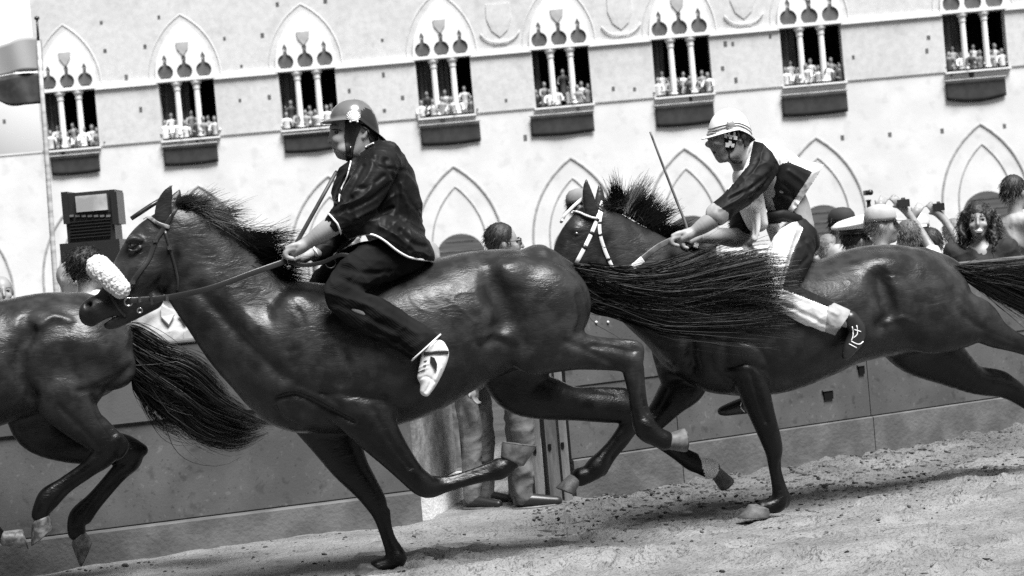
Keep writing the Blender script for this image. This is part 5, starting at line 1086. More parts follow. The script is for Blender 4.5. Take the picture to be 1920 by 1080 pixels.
jk = [('c', [(1410, 286, 0, 26, 1.6), (1440, 312, 0, 45, 1.3), (1476, 337, 0, 46, 1.2), (1508, 344, 0, 43, 1.2), (1540, 350, 0, 42, 1.25)], .03), ('c', [(1455, 340, 0, 46, 1.2), (1474, 370, 0, 42, 1.25), (1482, 398, 0, 32, 1.4)], .03),
  ('c', [(1434, 288, -.12, 28, 1), (1428, 312, -.2, 32, .9), (1408, 345, -.235, 29, .85), (1382, 370, -.24, 25, .9), (1358, 391, -.235, 23, .95), (1344, 403, -.23, 22, 1)], .03), ('c', [(1434, 288, .12, 28, 1), (1424, 330, .2, 32, .9), (1406, 380, .235, 28, .9), (1394, 415, .215, 25, .95), (1388, 432, .2, 22, 1)], .03), ('c', [(1400, 292, 0, 24, 1.1), (1406, 302, 0, 28, 1.3)], .015)]
V, Q = solid(FJ2, .0052, jk)
V = relief(V, Q, FJ2, [([(1432, 275), (1420, 310), (1385, 345)], 3, .007), ([(1440, 330), (1410, 352), (1370, 372)], 3, -.009), ([(1448, 320), (1440, 345), (1408, 372)], 3.5, -.012), ([(1420, 300), (1400, 330), (1372, 352)], 2.5, -.007), ([(1460, 308), (1452, 335), (1430, 358)], 4, -.014), ([(1410, 345), (1385, 372), (1350, 392)], 2.5, .006), ([(1465, 360), (1490, 372), (1505, 378)], 3, -.008), ([(1480, 320), (1510, 345), (1512, 370)], 3, .008), ([(1470, 345), (1485, 360), (1490, 385)], 3, -.008), ([(1470, 290), (1500, 300), (1530, 312)], 2.5, .006), ([(1475, 302), (1500, 306), (1520, 314)], 2.5, -.006)])
V = V + normals(V, Q) * wrinkle(V, .0045, 36, 7)[:, None]; x, y = to_px(FJ2.world(V)); cut = ((x - 1546) * .835 + (y - 310) * .55) < 0; k_ = cut[Q].all(1) | (x[Q].mean(1) < 1480); u_, inv = np.unique(Q[k_], return_inverse=True); V, Q = V[u_], inv.reshape(-1, 4)
jo = body_obj('jacket', V, Q, [M_silkb, M_silkw, M_silkg], J2)
paint(jo, V, Q, FJ2, [(1, [(1408, 250), (1440, 245), (1480, 275), (1550, 290), (1560, 318), (1530, 325), (1478, 303), (1461, 309), (1448, 285), (1430, 268), (1414, 264)]), (1, [(1400, 255), (1413, 263), (1404, 308), (1366, 355), (1350, 352), (1388, 300)]), (2, [(1531, 310), (1560, 305), (1530, 380), (1496, 410), (1478, 392)]), (1, [(1492, 370), (1520, 372), (1500, 402), (1472, 404)]), (2, [(1328, 374), (1366, 399), (1366, 430), (1315, 400)])])
sh = [('c', [(1398, 330, 0, 22, 1.6), (1404, 365, 0, 22, 1.8), (1412, 395, 0, 20, 1.8), (1420, 420, 0, 16, 2)], .02), ('c', [(1392, 384, -.12, 9, 1.2), (1408, 378, -.14, 10, 1), (1420, 384, -.13, 10, 1)], .015), ('c', [(1416, 395, -.1, 10, 1), (1418, 425, -.12, 8, 1), (1414, 448, -.12, 6, 1)], .015)]
V, Q = solid(FJ2, .006, sh); V = relief(V, Q, FJ2, [([(1402, 385), (1412, 410), (1414, 440)], 2.5, -.008), ([(1388, 386), (1400, 380), (1415, 378)], 2, .005)]); body_obj('shirt', V, Q, M_silkw, J2)
tr = [('c', [(1470, 412, 0, 34, 1.35), (1485, 440, 0, 40, 1.3), (1496, 452, 0, 38, 1.35)], .03), ('c', [(1494, 448, -.11, 38, .9), (1480, 482, -.2, 46, .65), (1462, 520, -.265, 38, .65), (1448, 548, -.295, 26, .75), (1486, 564, -.305, 31, .6), (1532, 586, -.31, 31, .6), (1578, 604, -.312, 29, .65)], .03), ('c', [(1494, 448, .11, 38, .9), (1480, 490, .2, 44, .65), (1462, 560, .30, 30, .75), (1440, 640, .32, 26, .8), (1422, 720, .32, 20, .9), (1414, 742, .32, 18, .9)], .03)]
V, Q = solid(FJ2, .0056, tr); V = relief(V, Q, FJ2, [([(1435, 470), (1450, 500), (1440, 535)], 4, .008), ([(1495, 440), (1480, 490), (1466, 535)], 2.5, -.007), ([(1510, 450), (1520, 475), (1500, 500)], 3, -.008), ([(1440, 560), (1490, 580), (1550, 610)], 3, -.006), ([(1470, 545), (1520, 565), (1570, 590)], 3, .006), ([(1430, 430), (1445, 445), (1440, 470)], 3, -.006)])
x, y = to_px(FJ2.world(V)); cut = (((x - 1583) * .82 + (y - 606) * .57) < 0) | (V[:, 1] > 0); k_ = cut[Q].all(1); u_, inv = np.unique(Q[k_], return_inverse=True); V, Q = V[u_], inv.reshape(-1, 4)
V = V + normals(V, Q) * wrinkle(V, .0035, 30, 8)[:, None]; to_ = body_obj('trousers', V, Q, [M_silkb, M_silkw, M_silkg], J2)
paint(to_, V, Q, FJ2, [(1, [(1415, 424), (1490, 414), (1506, 428), (1484, 480), (1464, 543), (1455, 548), (1400, 552), (1400, 470)]), (1, [(1400, 548), (1462, 540), (1572, 583), (1560, 640), (1400, 640)]), (2, [(1552, 575), (1578, 560), (1612, 585), (1590, 645), (1545, 632)]), (2, [(1493, 414), (1504, 428), (1484, 480), (1466, 540), (1459, 540), (1476, 480), (1492, 430)])])
MB().tube([FJ2.p(1440, 408, -.13), FJ2.p(1468, 402, -.155), FJ2.p(1500, 412, -.14), FJ2.p(1508, 418, 0), FJ2.p(1500, 412, .14), FJ2.p(1468, 402, .155), FJ2.p(1440, 408, .13)], .026, 10, sx=.5).build('sash', M_silkb, J2, True)
for w, P_ in ((-.322, [(1594, 598, 16), (1606, 616, 17), (1604, 634, 17), (1593, 654, 13), (1586, 667, 8)]), (.322, [(1414, 748, 17), (1402, 758, 17), (1380, 764, 14), (1362, 769, 11), (1353, 771, 8)])):
    V, Q = solid(FJ2, .0045, [('c', [(a, b_, w, r, .9) for a, b_, r in P_], .01)]); so = body_obj('shoe', V, Q, M_helmd, J2)
    ss = Skin(FJ2, (V, Q))
    for L in ([(1598, 612), (1600, 628), (1596, 640)], [(1606, 610), (1608, 626), (1600, 634)], [(1596, 640), (1610, 646), (1618, 640)], [(1592, 645), (1606, 652)], [(1602, 618), (1614, 622)]) if w < 0 else ([(1390, 755), (1388, 764), (1396, 772)], [(1398, 752), (1394, 760)]):
        P, N = ss.line(L, .002, 4, w); MB().tube(P, .0028, 5).build('lace', M_trimw, so, True)
zb2 = lambda a: -7 - 4 * math.cos(2 * a) + (12 * math.cos(a) if math.cos(a) < 0 else -3 * math.cos(a)); brim2 = lambda a: 6 + 9 * max(0, math.cos(a)) ** 1.5 + 5 * max(0, -math.cos(a)) ** 2
ho, RR = helmet(FJ2, 1368, 240, 42, 37, .1, zb2, brim2, mat('white_helmet', .82, rough=.3), J2, -3, 11.0)
me = ho.data; co = np.empty(len(me.vertices) * 3, np.float32); me.vertices.foreach_get('co', co); co = co.reshape(-1, 3); bvh2 = BVHTree.FromPolygons([tuple(v) for v in co], [tuple(p.vertices) for p in me.polygons])
for r_i, t, mt in ((12, .003, M_strapg), (11, .0025, M_strapg)):
    P = np.array(RR[r_i]); c_ = P.mean(0); P = c_ + (P - c_) * 1.012; P = np.vstack((P, P[:1])); MB().tube(P, t, 6).build('painted_line', mt, ho, True)
p = hel_pt(1370, 233, .004, FJ2, bvh2); MB().sphere(p, (.024, .010, .024), 14, 10).build('boss', mat('boss_metal', .45, rough=.4, metal=.5), ho, True)
V, Q = bodyVQ2
patch(V, Q, FJ2, [(1357, 236), (1382, 236), (1383, 258), (1377, 278), (1370, 284), (1362, 282), (1358, 262)], .006, 'ear_flap', M_silkb, ho, .004)
def z7(L): return [(1300 + a / 8.31, 190 + b_ / 8.31) for a, b_ in L]
ngon(skh2, FJ2, z7([(478, 425), (497, 425), (497, 512), (538, 520), (538, 478), (562, 478), (562, 522), (608, 530), (614, 475), (642, 480), (642, 532), (668, 540), (668, 594), (618, 588), (612, 550), (596, 545), (590, 582), (543, 578), (538, 545), (520, 542), (515, 574), (472, 566)]), .013, 'merlon_band', M_trimw, ho)
ngon(skh2, FJ2, z7([(482, 640), (530, 640), (540, 608), (582, 610), (588, 650), (634, 650), (632, 712), (574, 706), (570, 680), (545, 680), (536, 708), (480, 698)]), .013, 'merlon_band', M_trimw, ho)
patch(V, Q, FJ2, [(1384, 240), (1408, 252), (1408, 270), (1396, 276), (1392, 262)], .007, 'hair', M_hairh, J2, .006)
P, N = skh2.line([(1368, 282), (1367, 292), (1372, 302), (1384, 306), (1392, 300)], .005, 4); MB().tube(P, .004, 6).build('chin_strap', M_leather, ho, True)
p, n = skh2.hit(1338, 257, .0005); MB().sphere(p - n * .003, .005, 8, 6).build('eye', M_eyed, J2, True); P, N = skh2.line([(1332, 251), (1340, 250), (1350, 253)], .001, 4); MB().tube(P, .0024, 5).build('eyebrow', M_hairh, J2, True)
wp = [FR2.p(a, b_, w) for a, b_, w in ((1279, 455, -.18), (1290, 427, -.18), (1268, 375, -.17), (1242, 308, -.16), (1219, 247, -.15))]; wp = [wp[0], FR2.p(1288, 430, -.185)] + wp[2:]
o0 = FR2.world(wp[0]); wh = MB().tube(catmull(np.array(wp) - wp[0], 5), np.linspace(.0085, .0055, 21), 10).build('whip', mat('whip_cane', .13, rough=.5, var=.3, vscale=20), None, True); wh.location = o0; wh.rotation_euler = (0, 0, FR2.psi); tag(wh, 'long curved whip raised by the jockey in black and white', 'whip', 'whips')
# ------------------------------------------------------------------ spectators behind the barrier
M_skin2 = mat('skin_pale', .25, rough=.5, var=.1, vscale=9); M_lip = mat('lips', .14, rough=.4); M_teeth = mat('teeth', .8, rough=.3)
M_hairl = mat('light_hair', .16, rough=.6, bump=.7, bscale=60, bdist=.006); M_hairg = mat('grey_hair', .10, rough=.6, bump=.7, bscale=60, bdist=.006)
def cloth(v): return mat('cloth_%02d' % int(v * 100), v, rough=.8, var=.12, vscale=8, bump=.4, bscale=14, bdist=.012)
M_jean = mat('light_trousers', .15, rough=.85, v2=.22, vscale=7, bump=.6, bscale=11, bdist=.02); M_jean2 = mat('grey_trousers', .09, rough=.85, v2=.14, vscale=7, bump=.6, bscale=11, bdist=.02)
class Met:                                         # bodies laid out directly in metres
    def __init__(s, h): s.b = Body(None, h, 2)
    def c(s, pts, k=.02, op='u', mirror=False): 
        A = [(x, y, z, r, sl) for (x, y, z, r, *e) in pts for sl in [e[0] if e else 1.0]]
        for sg in ((1, -1) if mirror else (1,)): s.b.chain([(sg * x, y, z, r, sl) for x, y, z, r, sl in A], k, op, 4, False)
        return s
    def e(s, x, y, z, rx, ry, rz, k=.02, op='u', mirror=False):
        for sg in ((1, -1) if mirror else (1,)): s.b.ell(sg * x, y, z, rx, rz, ry, 0, k, op, False)
        return s
    def solve(s): return s.b.solve()
HZ = 1.60
def arms(pose):
    """shoulder, elbow, wrist, hand for left(+x) and right"""
    dn = [(.19, 0, 1.40), (.245, .03, 1.13), (.24, -.06, .90), (.235, -.09, .82)]
    if pose == 'down': L = [dn, [(-x, y, z) for x, y, z in dn]]
    elif pose == 'photo': a = [(.19, 0, 1.40), (.26, -.22, 1.36), (.12, -.36, 1.60), (.06, -.37, 1.66)]; L = [a, [(-x, y, z) for x, y, z in a]]
    elif pose == 'high': a = [(.19, 0, 1.40), (.25, -.24, 1.50), (.14, -.33, 1.76), (.08, -.34, 1.84)]; L = [a, [(-x, y, z) for x, y, z in a]]
    elif pose == 'fold': a = [(.19, 0, 1.40), (.26, -.02, 1.13), (.06, -.24, 1.10), (.0, -.25, 1.12)]; L = [a, [(-x, y, z) for x, y, z in a]]
    return L
def person(label, px, py, d, yaw, shirt=.6, hair='short', hm=None, pose='down', trousers=None, skin=None, collar=False, smile=False, feet=None, s=None, h=.011, sleeve=.5, extra=None):
    hp = at(px, py, d)
    if feet is None: s = s or 1.0; base = np.array((hp[0], hp[1], hp[2] - HZ * s))
    else: base = np.array(feet, float); s = s or 1.0
    root = empty('person', base, math.radians(yaw)); root.scale = (s,) * 3; tag(root, label, 'person', 'spectators behind the barrier')
    hm = hm or M_hairh; skin = skin or M_skin2
    m_ = Met(h); z = HZ
    m_.e(0, .012, z + .02, .076, .094, .098).e(0, -.025, z - .04, .058, .07, .075).e(0, -.062, z - .098, .028, .026, .022, .02).c([(0, -.092, z + .02, .010), (0, -.108, z - .012, .0125), (0, -.113, z - .026, .015, 1)], .012)
    m_.e(.034, -.088, z + .008, .017, .012, .012, .01, 's', True).e(.042, -.07, z - .03, .02, .02, .018, .02, 'u', True).e(0, -.098, z - .063, .024, .012, .007, .006).e(0, -.094, z - .076, .021, .012, .007, .006).e(.077, .012, z - .005, .011, .018, .03, .01, 'u', True)
    m_.c([(0, .02, z - .07, .052), (0, .025, z - .16, .052), (0, .02, z - .22, .06)], .03)
    m_.c([(0, .02, 1.36, .1, 1), (0, .01, 1.15, .1), (0, .02, .95, .1)], .03).c([(-.15, .02, 1.385, .06), (.15, .02, 1.385, .06)], .03)
    for A in arms(pose):
        m_.c([(*A[0], .05), (*A[1], .04), (*A[2], .028), (*A[3], .028)], .02); w, q = np.array(A[2]), np.array(A[3]); u = (q - w) / np.linalg.norm(q - w); lat = np.cross(u, (0, 1, .2)); lat /= np.linalg.norm(lat)
        m_.c([(*w, .026), (*(q + u * .02), .033)], .012)
        for k in range(4): p0 = q + u * .03 + lat * (k - 1.5) * .017; m_.c([(*p0, .0095), (*(p0 + u * .045 + np.array((0, -.012, 0))), .009), (*(p0 + u * (.062 - .006 * abs(k - 1.5)) + np.array((0, -.03, 0))), .008)], .004)
        m_.c([(*(q - lat * .028), .011), (*(q - lat * .05 + u * .03), .010)], .006)
    m_.c([(.09, .02, .92, .075), (.1, .0, .5, .052), (.1, .03, .08, .036)], .03, 'u', True)
    V, Q = m_.solve(); body_obj('body', V, Q, skin, root)
    m_ = Met(h); m_.c([(0, .02, 1.37, .105, 1.0), (0, .01, 1.2, .125), (0, .02, 1.02, .125), (0, .02, .92, .13)], .03).c([(-.15, .02, 1.375, .078), (.15, .02, 1.375, .078)], .04).c([(-.1, .0, 1.25, .1), (.1, .0, 1.25, .1)], .06).c([(-.07, .02, .95, .12), (.07, .02, .95, .12)], .04)
    for A in arms(pose):
        a, b_ = np.array(A[0]), np.array(A[1]); e = a + (b_ - a) * (sleeve * 1.6 if sleeve < .9 else 1); L = [(*a, .07), (*((a + e) / 2), .066), (*e, .062)]
        if sleeve > .9: L.append((*(np.array(A[1]) * .25 + np.array(A[2]) * .75), .045))
        m_.c(L, .04)
    m_.e(0, -.03, z - .15, .06, .075, .05, .02, 's')
    V, Q = m_.solve(); V = V + normals(V, Q) * (wob(V, .004, 28, int(px)) + wrinkle(V, .006, 30, int(px)))[:, None]; so = body_obj('shirt', V, Q, cloth(shirt) if not isinstance(shirt, bpy.types.Material) else shirt, root)
    if collar:
        for sg in (1, -1): MB().add([(sg * .01, -.105, 1.37), (sg * .085, -.075, 1.43), (sg * .09, -.09, 1.36), (sg * .05, -.125, 1.31), (sg * .01, -.1, 1.36), (sg * .085, -.07, 1.42), (sg * .09, -.085, 1.35), (sg * .05, -.118, 1.30)], [(0, 1, 2, 3), (7, 6, 5, 4), (0, 4, 5, 1), (1, 5, 6, 2), (2, 6, 7, 3), (3, 7, 4, 0)]).build('collar', so.data.materials[0], so)
        for sg in (1, -1): MB().box((sg * .085, -.135, 1.2), (.1, .012, .11)).build('pocket', so.data.materials[0], so)
    m_ = Met(h if feet is not None else .02); m_.c([(.085, .02, .95, .1), (.1, .01, .7, .092), (.105, .0, .45, .078), (.11, .02, .2, .075), (.11, .03, .07, .07)], .025, 'u', True)
    V, Q = m_.solve(); V = V + normals(V, Q) * (wrinkle(V, .011, 26, int(s * 100), (1, 1, .45)) + wrinkle(V, .007, 45, 5, (.6, .6, 1)))[:, None]; body_obj('trousers', V, Q, trousers or M_jean2, root)
    for sg in (1, -1):
        m_ = Met(.014 if feet is None else .009); m_.c([(sg * .115, .06, .055, .04), (sg * .117, .0, .05, .045, 1), (sg * .12, -.1, .035, .04), (sg * .122, -.17, .028, .032)], .02); m_.e(sg * .12, -.06, -.03, .2, .3, .035, .004, 's'); V, Q = m_.solve(); so_ = body_obj('shoe', V, Q, M_helmd, root); MB().rings([[(sg * .12 + .047 * math.cos(t) * (1 - .15 * (math.sin(t) < 0)), -.055 + .16 * math.sin(t), zz) for t in np.arange(20) * math.pi / 10] for zz in (.0, .016)]).build('sole', M_strapg, so_, True)
    # hair
    if hair != 'bald':
        m_ = Met(.008 if hair in ('curly', 'long') else .009); cv = {'short': 1.0, 'curly': 1.12, 'long': 1.06, 'tied': 1.03, 'receding': 1.0}[hair]
        m_.e(0, .022, z + .035, .085 * cv, .098 * cv, .1 * cv)
        m_.e(0, -.098, z - .045, .08, .075 if hair != 'receding' else .1, .098 if hair != 'receding' else .15, .012, 's')
        if hair == 'long':
            g = np.random.default_rng(5)
            for k in range(26):
                sg = -1 if k % 2 else 1; a = g.uniform(.0, 1); x0 = sg * (.05 + .045 * g.random()); y0 = -.02 + .1 * a; L = []
                for t in np.linspace(0, 1, 7): L.append((x0 + sg * (.05 * t + .022 * math.sin(t * 11 + k)), y0 - .03 * t * (1 - a) + .02 * math.cos(t * 10 + k), z + .06 - (.30 + .1 * g.random()) * t, .022 - .010 * t))
                m_.c(L, .006)
        if hair == 'curly':
            g = np.random.default_rng(9)
            for k in range(60):
                v = g.normal(0, 1, 3); v /= np.linalg.norm(v); v[2] = abs(v[2]) if g.random() < .6 else v[2] * .7
                if v[1] < -.35 and v[2] < .45: continue
                m_.e(.088 * v[0], .022 + .1 * v[1], z + .035 + .1 * v[2], .02, .02, .018, .008)
        V, Q = m_.solve(); V = V + normals(V, Q) * (wrinkle(V, .006, 150, 3) if hair in ('curly', 'long') else wrinkle(V, .0025, 160, 3, (1, 1, .4)))[:, None]; ho_ = body_obj('hair', V, Q, hm, root)
        g = np.random.default_rng(int(px)); k = g.integers(0, len(V), {'long': 1600, 'curly': 1300}.get(hair, 900)); N_ = normals(V, Q)[k]; ln = {'long': .09, 'curly': .05}.get(hair, .03); st = np.linspace(0, 1, 6)[None, :, None]; n_ = len(k)
        fl = np.array((0, .35, -.75)) if hair != 'curly' else np.array((0, .1, -.3)); dirs = N_ * .35 + fl + g.normal(0, .22, (n_, 3)); L_ = (ln * g.uniform(.5, 1.2, n_))[:, None, None]
        cu = {'long': .012, 'curly': .012}.get(hair, .002); ph = g.uniform(0, 6.28, (n_, 1)); t_ = st[..., 0] * (9 if cu > .005 else 3) + ph; wv_ = np.stack((np.sin(t_), np.cos(t_), np.sin(t_ * .7 + 1)), -1) * cu * st
        Vs, Qs = ribbons(V[k][:, None, :] + dirs[:, None, :] * L_ * st + wv_, .0022 * (1 - .7 * st[..., 0]) * np.ones((n_, 1)), int(px)); mesh_obj('strands', Vs, Qs, hm, ho_, True)
    for sg in (1, -1):
        MB().sphere((sg * .034, -.0755, z + .008), (.012, .009, .007), 10, 6).build('eye', M_eyed, root, True)
        MB().tube([(sg * .018, -.091, z + .026), (sg * .036, -.09, z + .031), (sg * .054, -.078, z + .026)], .004, 6).build('eyebrow', hm if hair != 'bald' else M_hairg, root, True)
    if smile: MB().sphere((0, -.1, z - .068), (.026, .010, .012), 12, 8).build('teeth', M_teeth, root, True); MB().tube([(-.032, -.092, z - .056), (-.018, -.104, z - .081), (.018, -.104, z - .081), (.032, -.092, z - .056)], .005, 6).build('lips', M_lip, root, True)
    else: MB().tube([(-.024, -.097, z - .069), (0, -.109, z - .07), (.024, -.097, z - .069)], .0035, 6).build('lips', M_lip, root, True)
    if extra: extra(root, z)
    return root
def cap_police(root, z):
    R = []; n = 24; mb = MB()
    for r, zz, dy in ((.105, .03, 0), (.107, .065, 0), (.15, .10, .0), (.152, .115, .0), (.12, .14, .0), (.02, .145, 0)): R.append([(r * math.cos(a), .01 + (r * 1.12) * math.sin(a), z + .02 + zz + (.035 if r > .11 else 0) * (-math.sin(a)) * .8) for a in np.arange(n) * 2 * math.pi / n])
    mb.rings(R[1:], True); mb.build('cap_crown', mat('white_cap', .82, rough=.6), root, True); mb = MB(); mb.rings(R[:2], True); mb.build('cap_band', M_helmd, root, True)
    mb = MB(); R = [[(.1 * math.cos(a) * f, .01 - (.11 + (f - 1) * .55 * math.sin(a)) * math.sin(a) - .0, z + .045 - (f - 1) * .12) for a in np.linspace(.25, math.pi - .25, 14)] for f in (1.0, 1.12, 1.2)]
    V = [p for r in R for p in r]; F_ = [(i * 14 + k, i * 14 + k + 1, i * 14 + 15 + k, i * 14 + 14 + k) for i in range(2) for k in range(13)]; o = mesh_obj('cap_peak', V, F_, M_helmd, root, True); o.modifiers.new('t', 'SOLIDIFY').thickness = .004
def cap_plain(v):
    def f(root, z):
        R = []; n = 24; mb = MB()
        for r, zz in ((.098, .035), (.102, .06), (.095, .1), (.07, .135), (.02, .15)): R.append([(r * .92 * math.cos(a), .012 + r * 1.08 * math.sin(a), z + zz) for a in np.arange(n) * 2 * math.pi / n])
        mb.rings(R); o = mb.build('cap', cloth(v), root, True)
        V = [(x * (1 + .05 * e), -.085 - .075 * e * (1 - (x / .09) ** 2), z + .045 - .02 * e) for e in (0, .5, 1) for x in np.linspace(-.085, .085, 11)]; F_ = [(i * 11 + k, i * 11 + k + 1, i * 11 + 12 + k, i * 11 + 11 + k) for i in range(2) for k in range(10)]
        q = mesh_obj('cap_peak', V, F_, cloth(v), o, True); q.modifiers.new('t', 'SOLIDIFY').thickness = .005
    return f
def glasses(root, z):
    for sg in (1, -1): MB().tube([(sg * .082, .02, z + .012), (sg * .078, -.07, z + .012), (sg * .06, -.095, z + .012)], .0035, 6).build('glasses_arm', M_helmd, root, True)
    for sg in (1, -1): MB().tube([(sg * .036 + .026 * math.cos(a), -.1, z + .006 + .02 * math.sin(a)) for a in np.linspace(0, 6.28, 14)], .003, 5).build('glasses_rim', M_helmd, root, True)
M_cam = mat('camera_black', .02, rough=.4)
def holds(px, py, d, yaw, label):
    o = empty('camera', at(px, py, d), math.radians(yaw)); tag(o, label, 'camera', 'cameras held up by spectators')
    MB().box((0, 0, 0), (.085, .03, .055)).build('camera_body', M_cam, o); mb = MB(); mb.tube([(0, .012, 0), (0, .05, 0)], [.02, .022], 14); mb.build('lens', M_cam, o, True); MB().box((0, 0, .034), (.03, .025, .014), 0, .7).build('viewfinder', M_cam, o)
M_stripe = mat('striped_shirt', .5, rough=.8); _n = M_stripe.node_tree; _w = _n.nodes.new('ShaderNodeTexWave'); _w.bands_direction = 'Z'; _w.inputs['Scale'].default_value = 9; _t = _n.nodes.new('ShaderNodeTexCoord'); _r = _n.nodes.new('ShaderNodeMapRange'); _r.inputs['From Min'].default_value = .4; _r.inputs['From Max'].default_value = .6; _r.inputs['To Min'].default_value = .18; _r.inputs['To Max'].default_value = .75
_n.links.new(_t.outputs['Object'], _w.inputs[0]); _n.links.new(_w.outputs['Fac'], _r.inputs[0]); _n.links.new(_r.outputs[0], _n.nodes['Principled BSDF'].inputs['Base Color'])

person('bald man at the left edge looking towards the camera', 4, 548, 15.5, 20, .06, 'bald', collar=True)
person('curly-haired man in pale shirt seen behind the fleece noseband', 166, 506, 13.0, 118, .6, 'curly', M_hairh, collar=True, skin=M_skin)
person('man with shaved head standing close behind the curly-haired man', 132, 522, 14.2, 60, .5, 'bald', s=.97)
person('spectator in pale pocketed shirt below the leading horse’s jaw'.replace('’', "'"), 322, 518, 13.1, 12, .42, 'short', collar=True, sleeve=.5)
person('spectator in white shirt glimpsed under the rein of the dark-clad jockey', 655, 440, 14.6, 10, .75, 'short', collar=True)
person('bald man half hidden behind the back of the dark jacket', 806, 482, 15.2, 150, .55, 'bald')
person('spectator in grey cap behind the ears of the second horse', 1090, 388, 17.0, 85, .6, 'short', extra=cap_plain(.2))
person('spectator in striped shirt between the second jockey\'s arm and thigh', 1398, 424, 14.6, 40, M_stripe, 'short', hm=M_hairh)
person('worried woman with pale tied hair beside the white police cap', 1555, 470, 17.0, 8, .55, 'tied', M_hairl)
person('policeman in white peaked cap looking to the right', 1607, 452, 15.0, 112, .5, 'short', collar=True, extra=cap_police)
person('spectator in black cap behind the white police cap', 1582, 424, 16.6, 60, .3, 'short', extra=cap_plain(.02))
person('man in pale cap looking up, right of the policeman', 1655, 424, 14.4, 82, .5, 'short', M_hairg, pose='down', extra=cap_plain(.38), skin=M_skin, sleeve=.5)
person('grey-haired photographer between the pale cap and the raised arms', 1702, 446, 15.2, 188, .5, 'short', M_hairg, pose='high')
person('spectator in white top with both arms raised high', 1746, 460, 15.6, 172, .55, 'short', pose='high', sleeve=.4)
person('laughing woman with long dark curls and black top', 1834, 414, 14.7, -14, .012, 'long', M_hairh, smile=True, skin=M_skin2, sleeve=.4, h=.009)
person('tall man in grey T-shirt at the right edge, back turned', 1904, 362, 15.0, 128, .34, 'short', M_hairh, skin=M_skin, sleeve=.5)
person('dark-haired spectator in the second row right of the police cap', 1625, 432, 17.5, 30, .3, 'short')
person('spectator in white hat in the second row behind the raised arms', 1722, 432, 18.0, -20, .5, 'short', extra=cap_plain(.6))
person('fair-haired spectator in the second row left of the laughing woman', 1792, 440, 17.2, 15, .45, 'tied', M_hairl)
person('grey-haired spectator between the laughing woman and the right edge', 1872, 446, 17.0, -30, .35, 'receding', M_hairg)
person('curly-haired child low beside the white police cap', 1530, 478, 18.0, 20, .4, 'curly', M_hairg)
holds(1694, 381, 15.5, 8, 'camera held up by the grey-haired photographer'); holds(1760, 388, 15.9, -8, 'camera in the raised hands left of the laughing woman')
# people in the gap of the barrier
person('spectator in pale baggy trousers standing left in the gap', 0, 0, 12.4, 65, .5, 'short', trousers=M_jean, feet=ground(908, 950), s=.84)
person('balding man with glasses above the rump, his grey trousers in the gap', 0, 0, 12.4, 98, .5, 'receding', trousers=M_jean2, feet=ground(988, 950), s=.95, extra=glasses)
# ------------------------------------------------------------------ video screen and camera pole
o = empty('video_screen', at(170, 470, 16.5)); tag(o, 'hooded video screen on a dark case behind the crowd at left', 'video screen'); k = 16.5 / FOC
fx = lambda a, b_: np.array(at(a, b_, 16.5)) - np.array(at(170, 470, 16.5))
c = fx(170, 407)
for q in range(7): MB().box(fx(136 + q * 11.5, 405) + np.array((0, -.03, 0)), (8 * k, .03, 4 * k)).build('lamp', M_strapg, o)
for q in range(6): MB().box(fx(171, 414 + q * 6) + np.array((0, -.03, 0)), (76 * k, .02, 1.6 * k)).build('grille_bar', M_helmd, o)
MB().box(c + np.array((0, .15, .11)), (100 * k, .35, 42 * k)).build('hood', M_cam, o); MB().box(fx(174, 381) + np.array((0, -.04, .0)), (58 * k, .04, 30 * k)).build('screen', mat('screen_glass', .42, rough=.2, var=.3, vscale=4), o)
for sx in (-1, 1): MB().box(fx(171 + sx * 46, 390) + np.array((0, .1, 0)), (12 * k, .3, 60 * k)).build('hood_side', M_helmd, o)
MB().box(fx(171, 427) + np.array((0, .13, 0)), (90 * k, .3, 52 * k)).build('speaker_grille', M_cam, o); MB().box(fx(172, 477) + np.array((0, .2, 0)), (112 * k, .5, 49 * k)).build('case', M_helmd, o); MB().box(fx(172, 478) + np.array((0, 0, -1.0)), (.3, .3, 1.6)).build('stand', M_helmd, o)
o = empty('video_camera', at(1628, 372, 19)); tag(o, 'small black video camera on a pole above the police cap', 'video camera'); k = 19 / FOC
MB().box((0, 0, .05), (13 * k, .12, 9 * k)).build('camera_body', M_cam, o); mb = MB(); mb.tube([(.0, -.05, .05), (0, -.14, .05)], [.022, .026], 12); mb.build('lens', M_cam, o, True); MB().box((0, 0, -.02), (8 * k, .06, 3 * k)).build('head_plate', M_cam, o); mb = MB(); mb.tube([(0, 0, -.02), (0, 0, -.09)], .018, 8); mb.sphere((0, 0, -.07), .02); mb.build('ball_joint', M_cam, o, True); MB().tube([(0, 0, -.08), (0, 0, -2.0)], .014, 8).build('pole', mat('pole_metal', .4, rough=.4), o, True)

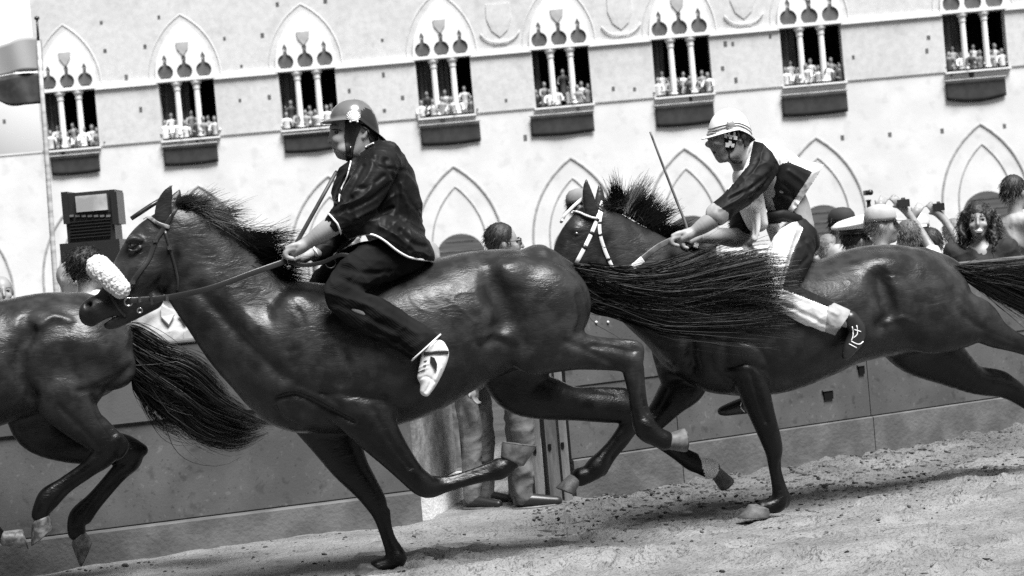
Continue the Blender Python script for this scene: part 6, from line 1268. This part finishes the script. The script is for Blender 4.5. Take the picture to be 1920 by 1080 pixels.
# ------------------------------------------------------------------ people in the palace windows
tmpl = []
for q in range(4):
    m_ = Met(.026); g = np.random.default_rng(q); ln = (.0, .08, .16, .1)[q]
    m_.e(0, -ln, .62, .08, .09, .115).c([(0, -ln, .52, .05), (0, -ln * .7, .44, .06)], .02).c([(-.16, -ln * .6, .38, .07), (.16, -ln * .6, .38, .07)], .03).c([(0, -ln * .6, .36, .13), (0, 0, .1, .14), (0, 0, -.3, .15)], .05)
    for sg in (1, -1): m_.c([(sg * .19, -ln * .6, .36, .055), (sg * .25, -.1 - ln, .16 if q != 3 else .3, .045), (sg * (.12 + .05 * q), -.26 - ln, .1 + (.35 if q == 3 else 0), .04)], .02)
    V, Q = m_.solve(); zc = V[Q].mean(1); mi = ((zc[:, 2] < .46) & ~((zc[:, 1] < -.17 - ln))).astype(np.int32)
    o = body_obj('body', V, Q, [M_skin2, cloth(.6)], None); o.data.polygons.foreach_set('material_index', mi)
    m_ = Met(.026); m_.e(0, -ln + .02, .645, .092, .1, .115).e(0, -ln - .11, .58, .09, .09, .13, .01, 's'); V, Q = m_.solve(); hh = body_obj('hair', V, Q, M_hairh, o); tmpl.append((o, hh))
used = [False] * 4; tones = [(.75, 'white'), (.6, 'pale'), (.3, 'grey'), (.06, 'dark')]; gg = np.random.default_rng(21)
for i, (x0, x1) in enumerate(wx):
    w = x1 - x0
    for k, side in ((-1, 'left'), (0, 'middle'), (1, 'right')):
        n_p = 3 if not (i == 2 and k == 1) else 2; rank = ['leftmost', 'second', 'rightmost'] if n_p == 3 else ['leftmost', 'rightmost']
        for j in range(n_p):
            q = int(gg.integers(0, 4)); src, hs = tmpl[q]
            if used[q]: o = src.copy(); h_ = hs.copy(); COL.objects.link(o); COL.objects.link(h_); h_.parent = o
            else: o, h_ = src, hs; used[q] = True
            o.name = 'person'; v, tn = tones[int(gg.choice(4, p=(.4, .25, .2, .15)))]
            o.location = ((x0 + x1) / 2 + k * w * .335 + ((j - (n_p - 1) / 2) * .25 + gg.uniform(-.04, .04)), YF + .12 + gg.uniform(0, .25) + (.22 if j == 1 else 0), ZB + gg.uniform(.02, .16) + (.28 * gg.random() + .1 if j == 1 else 0) + (.5 if (i == 4 and k == 0 and j == 1) else 0))
            o.rotation_euler = (0, 0, gg.uniform(-.5, .5)); o.material_slots[1].link = 'OBJECT'; o.material_slots[1].material = cloth(v)
            h_.material_slots[0].link = 'OBJECT'; h_.material_slots[0].material = (M_hairh, M_hairh, M_hairl, M_hairg)[int(gg.integers(0, 4))]
            tag(o, 'spectator in %s top, %s in the %s opening of the %s window from the flag' % (tn, rank[j], side, ORD[i]), 'person', 'spectators in the palace windows')
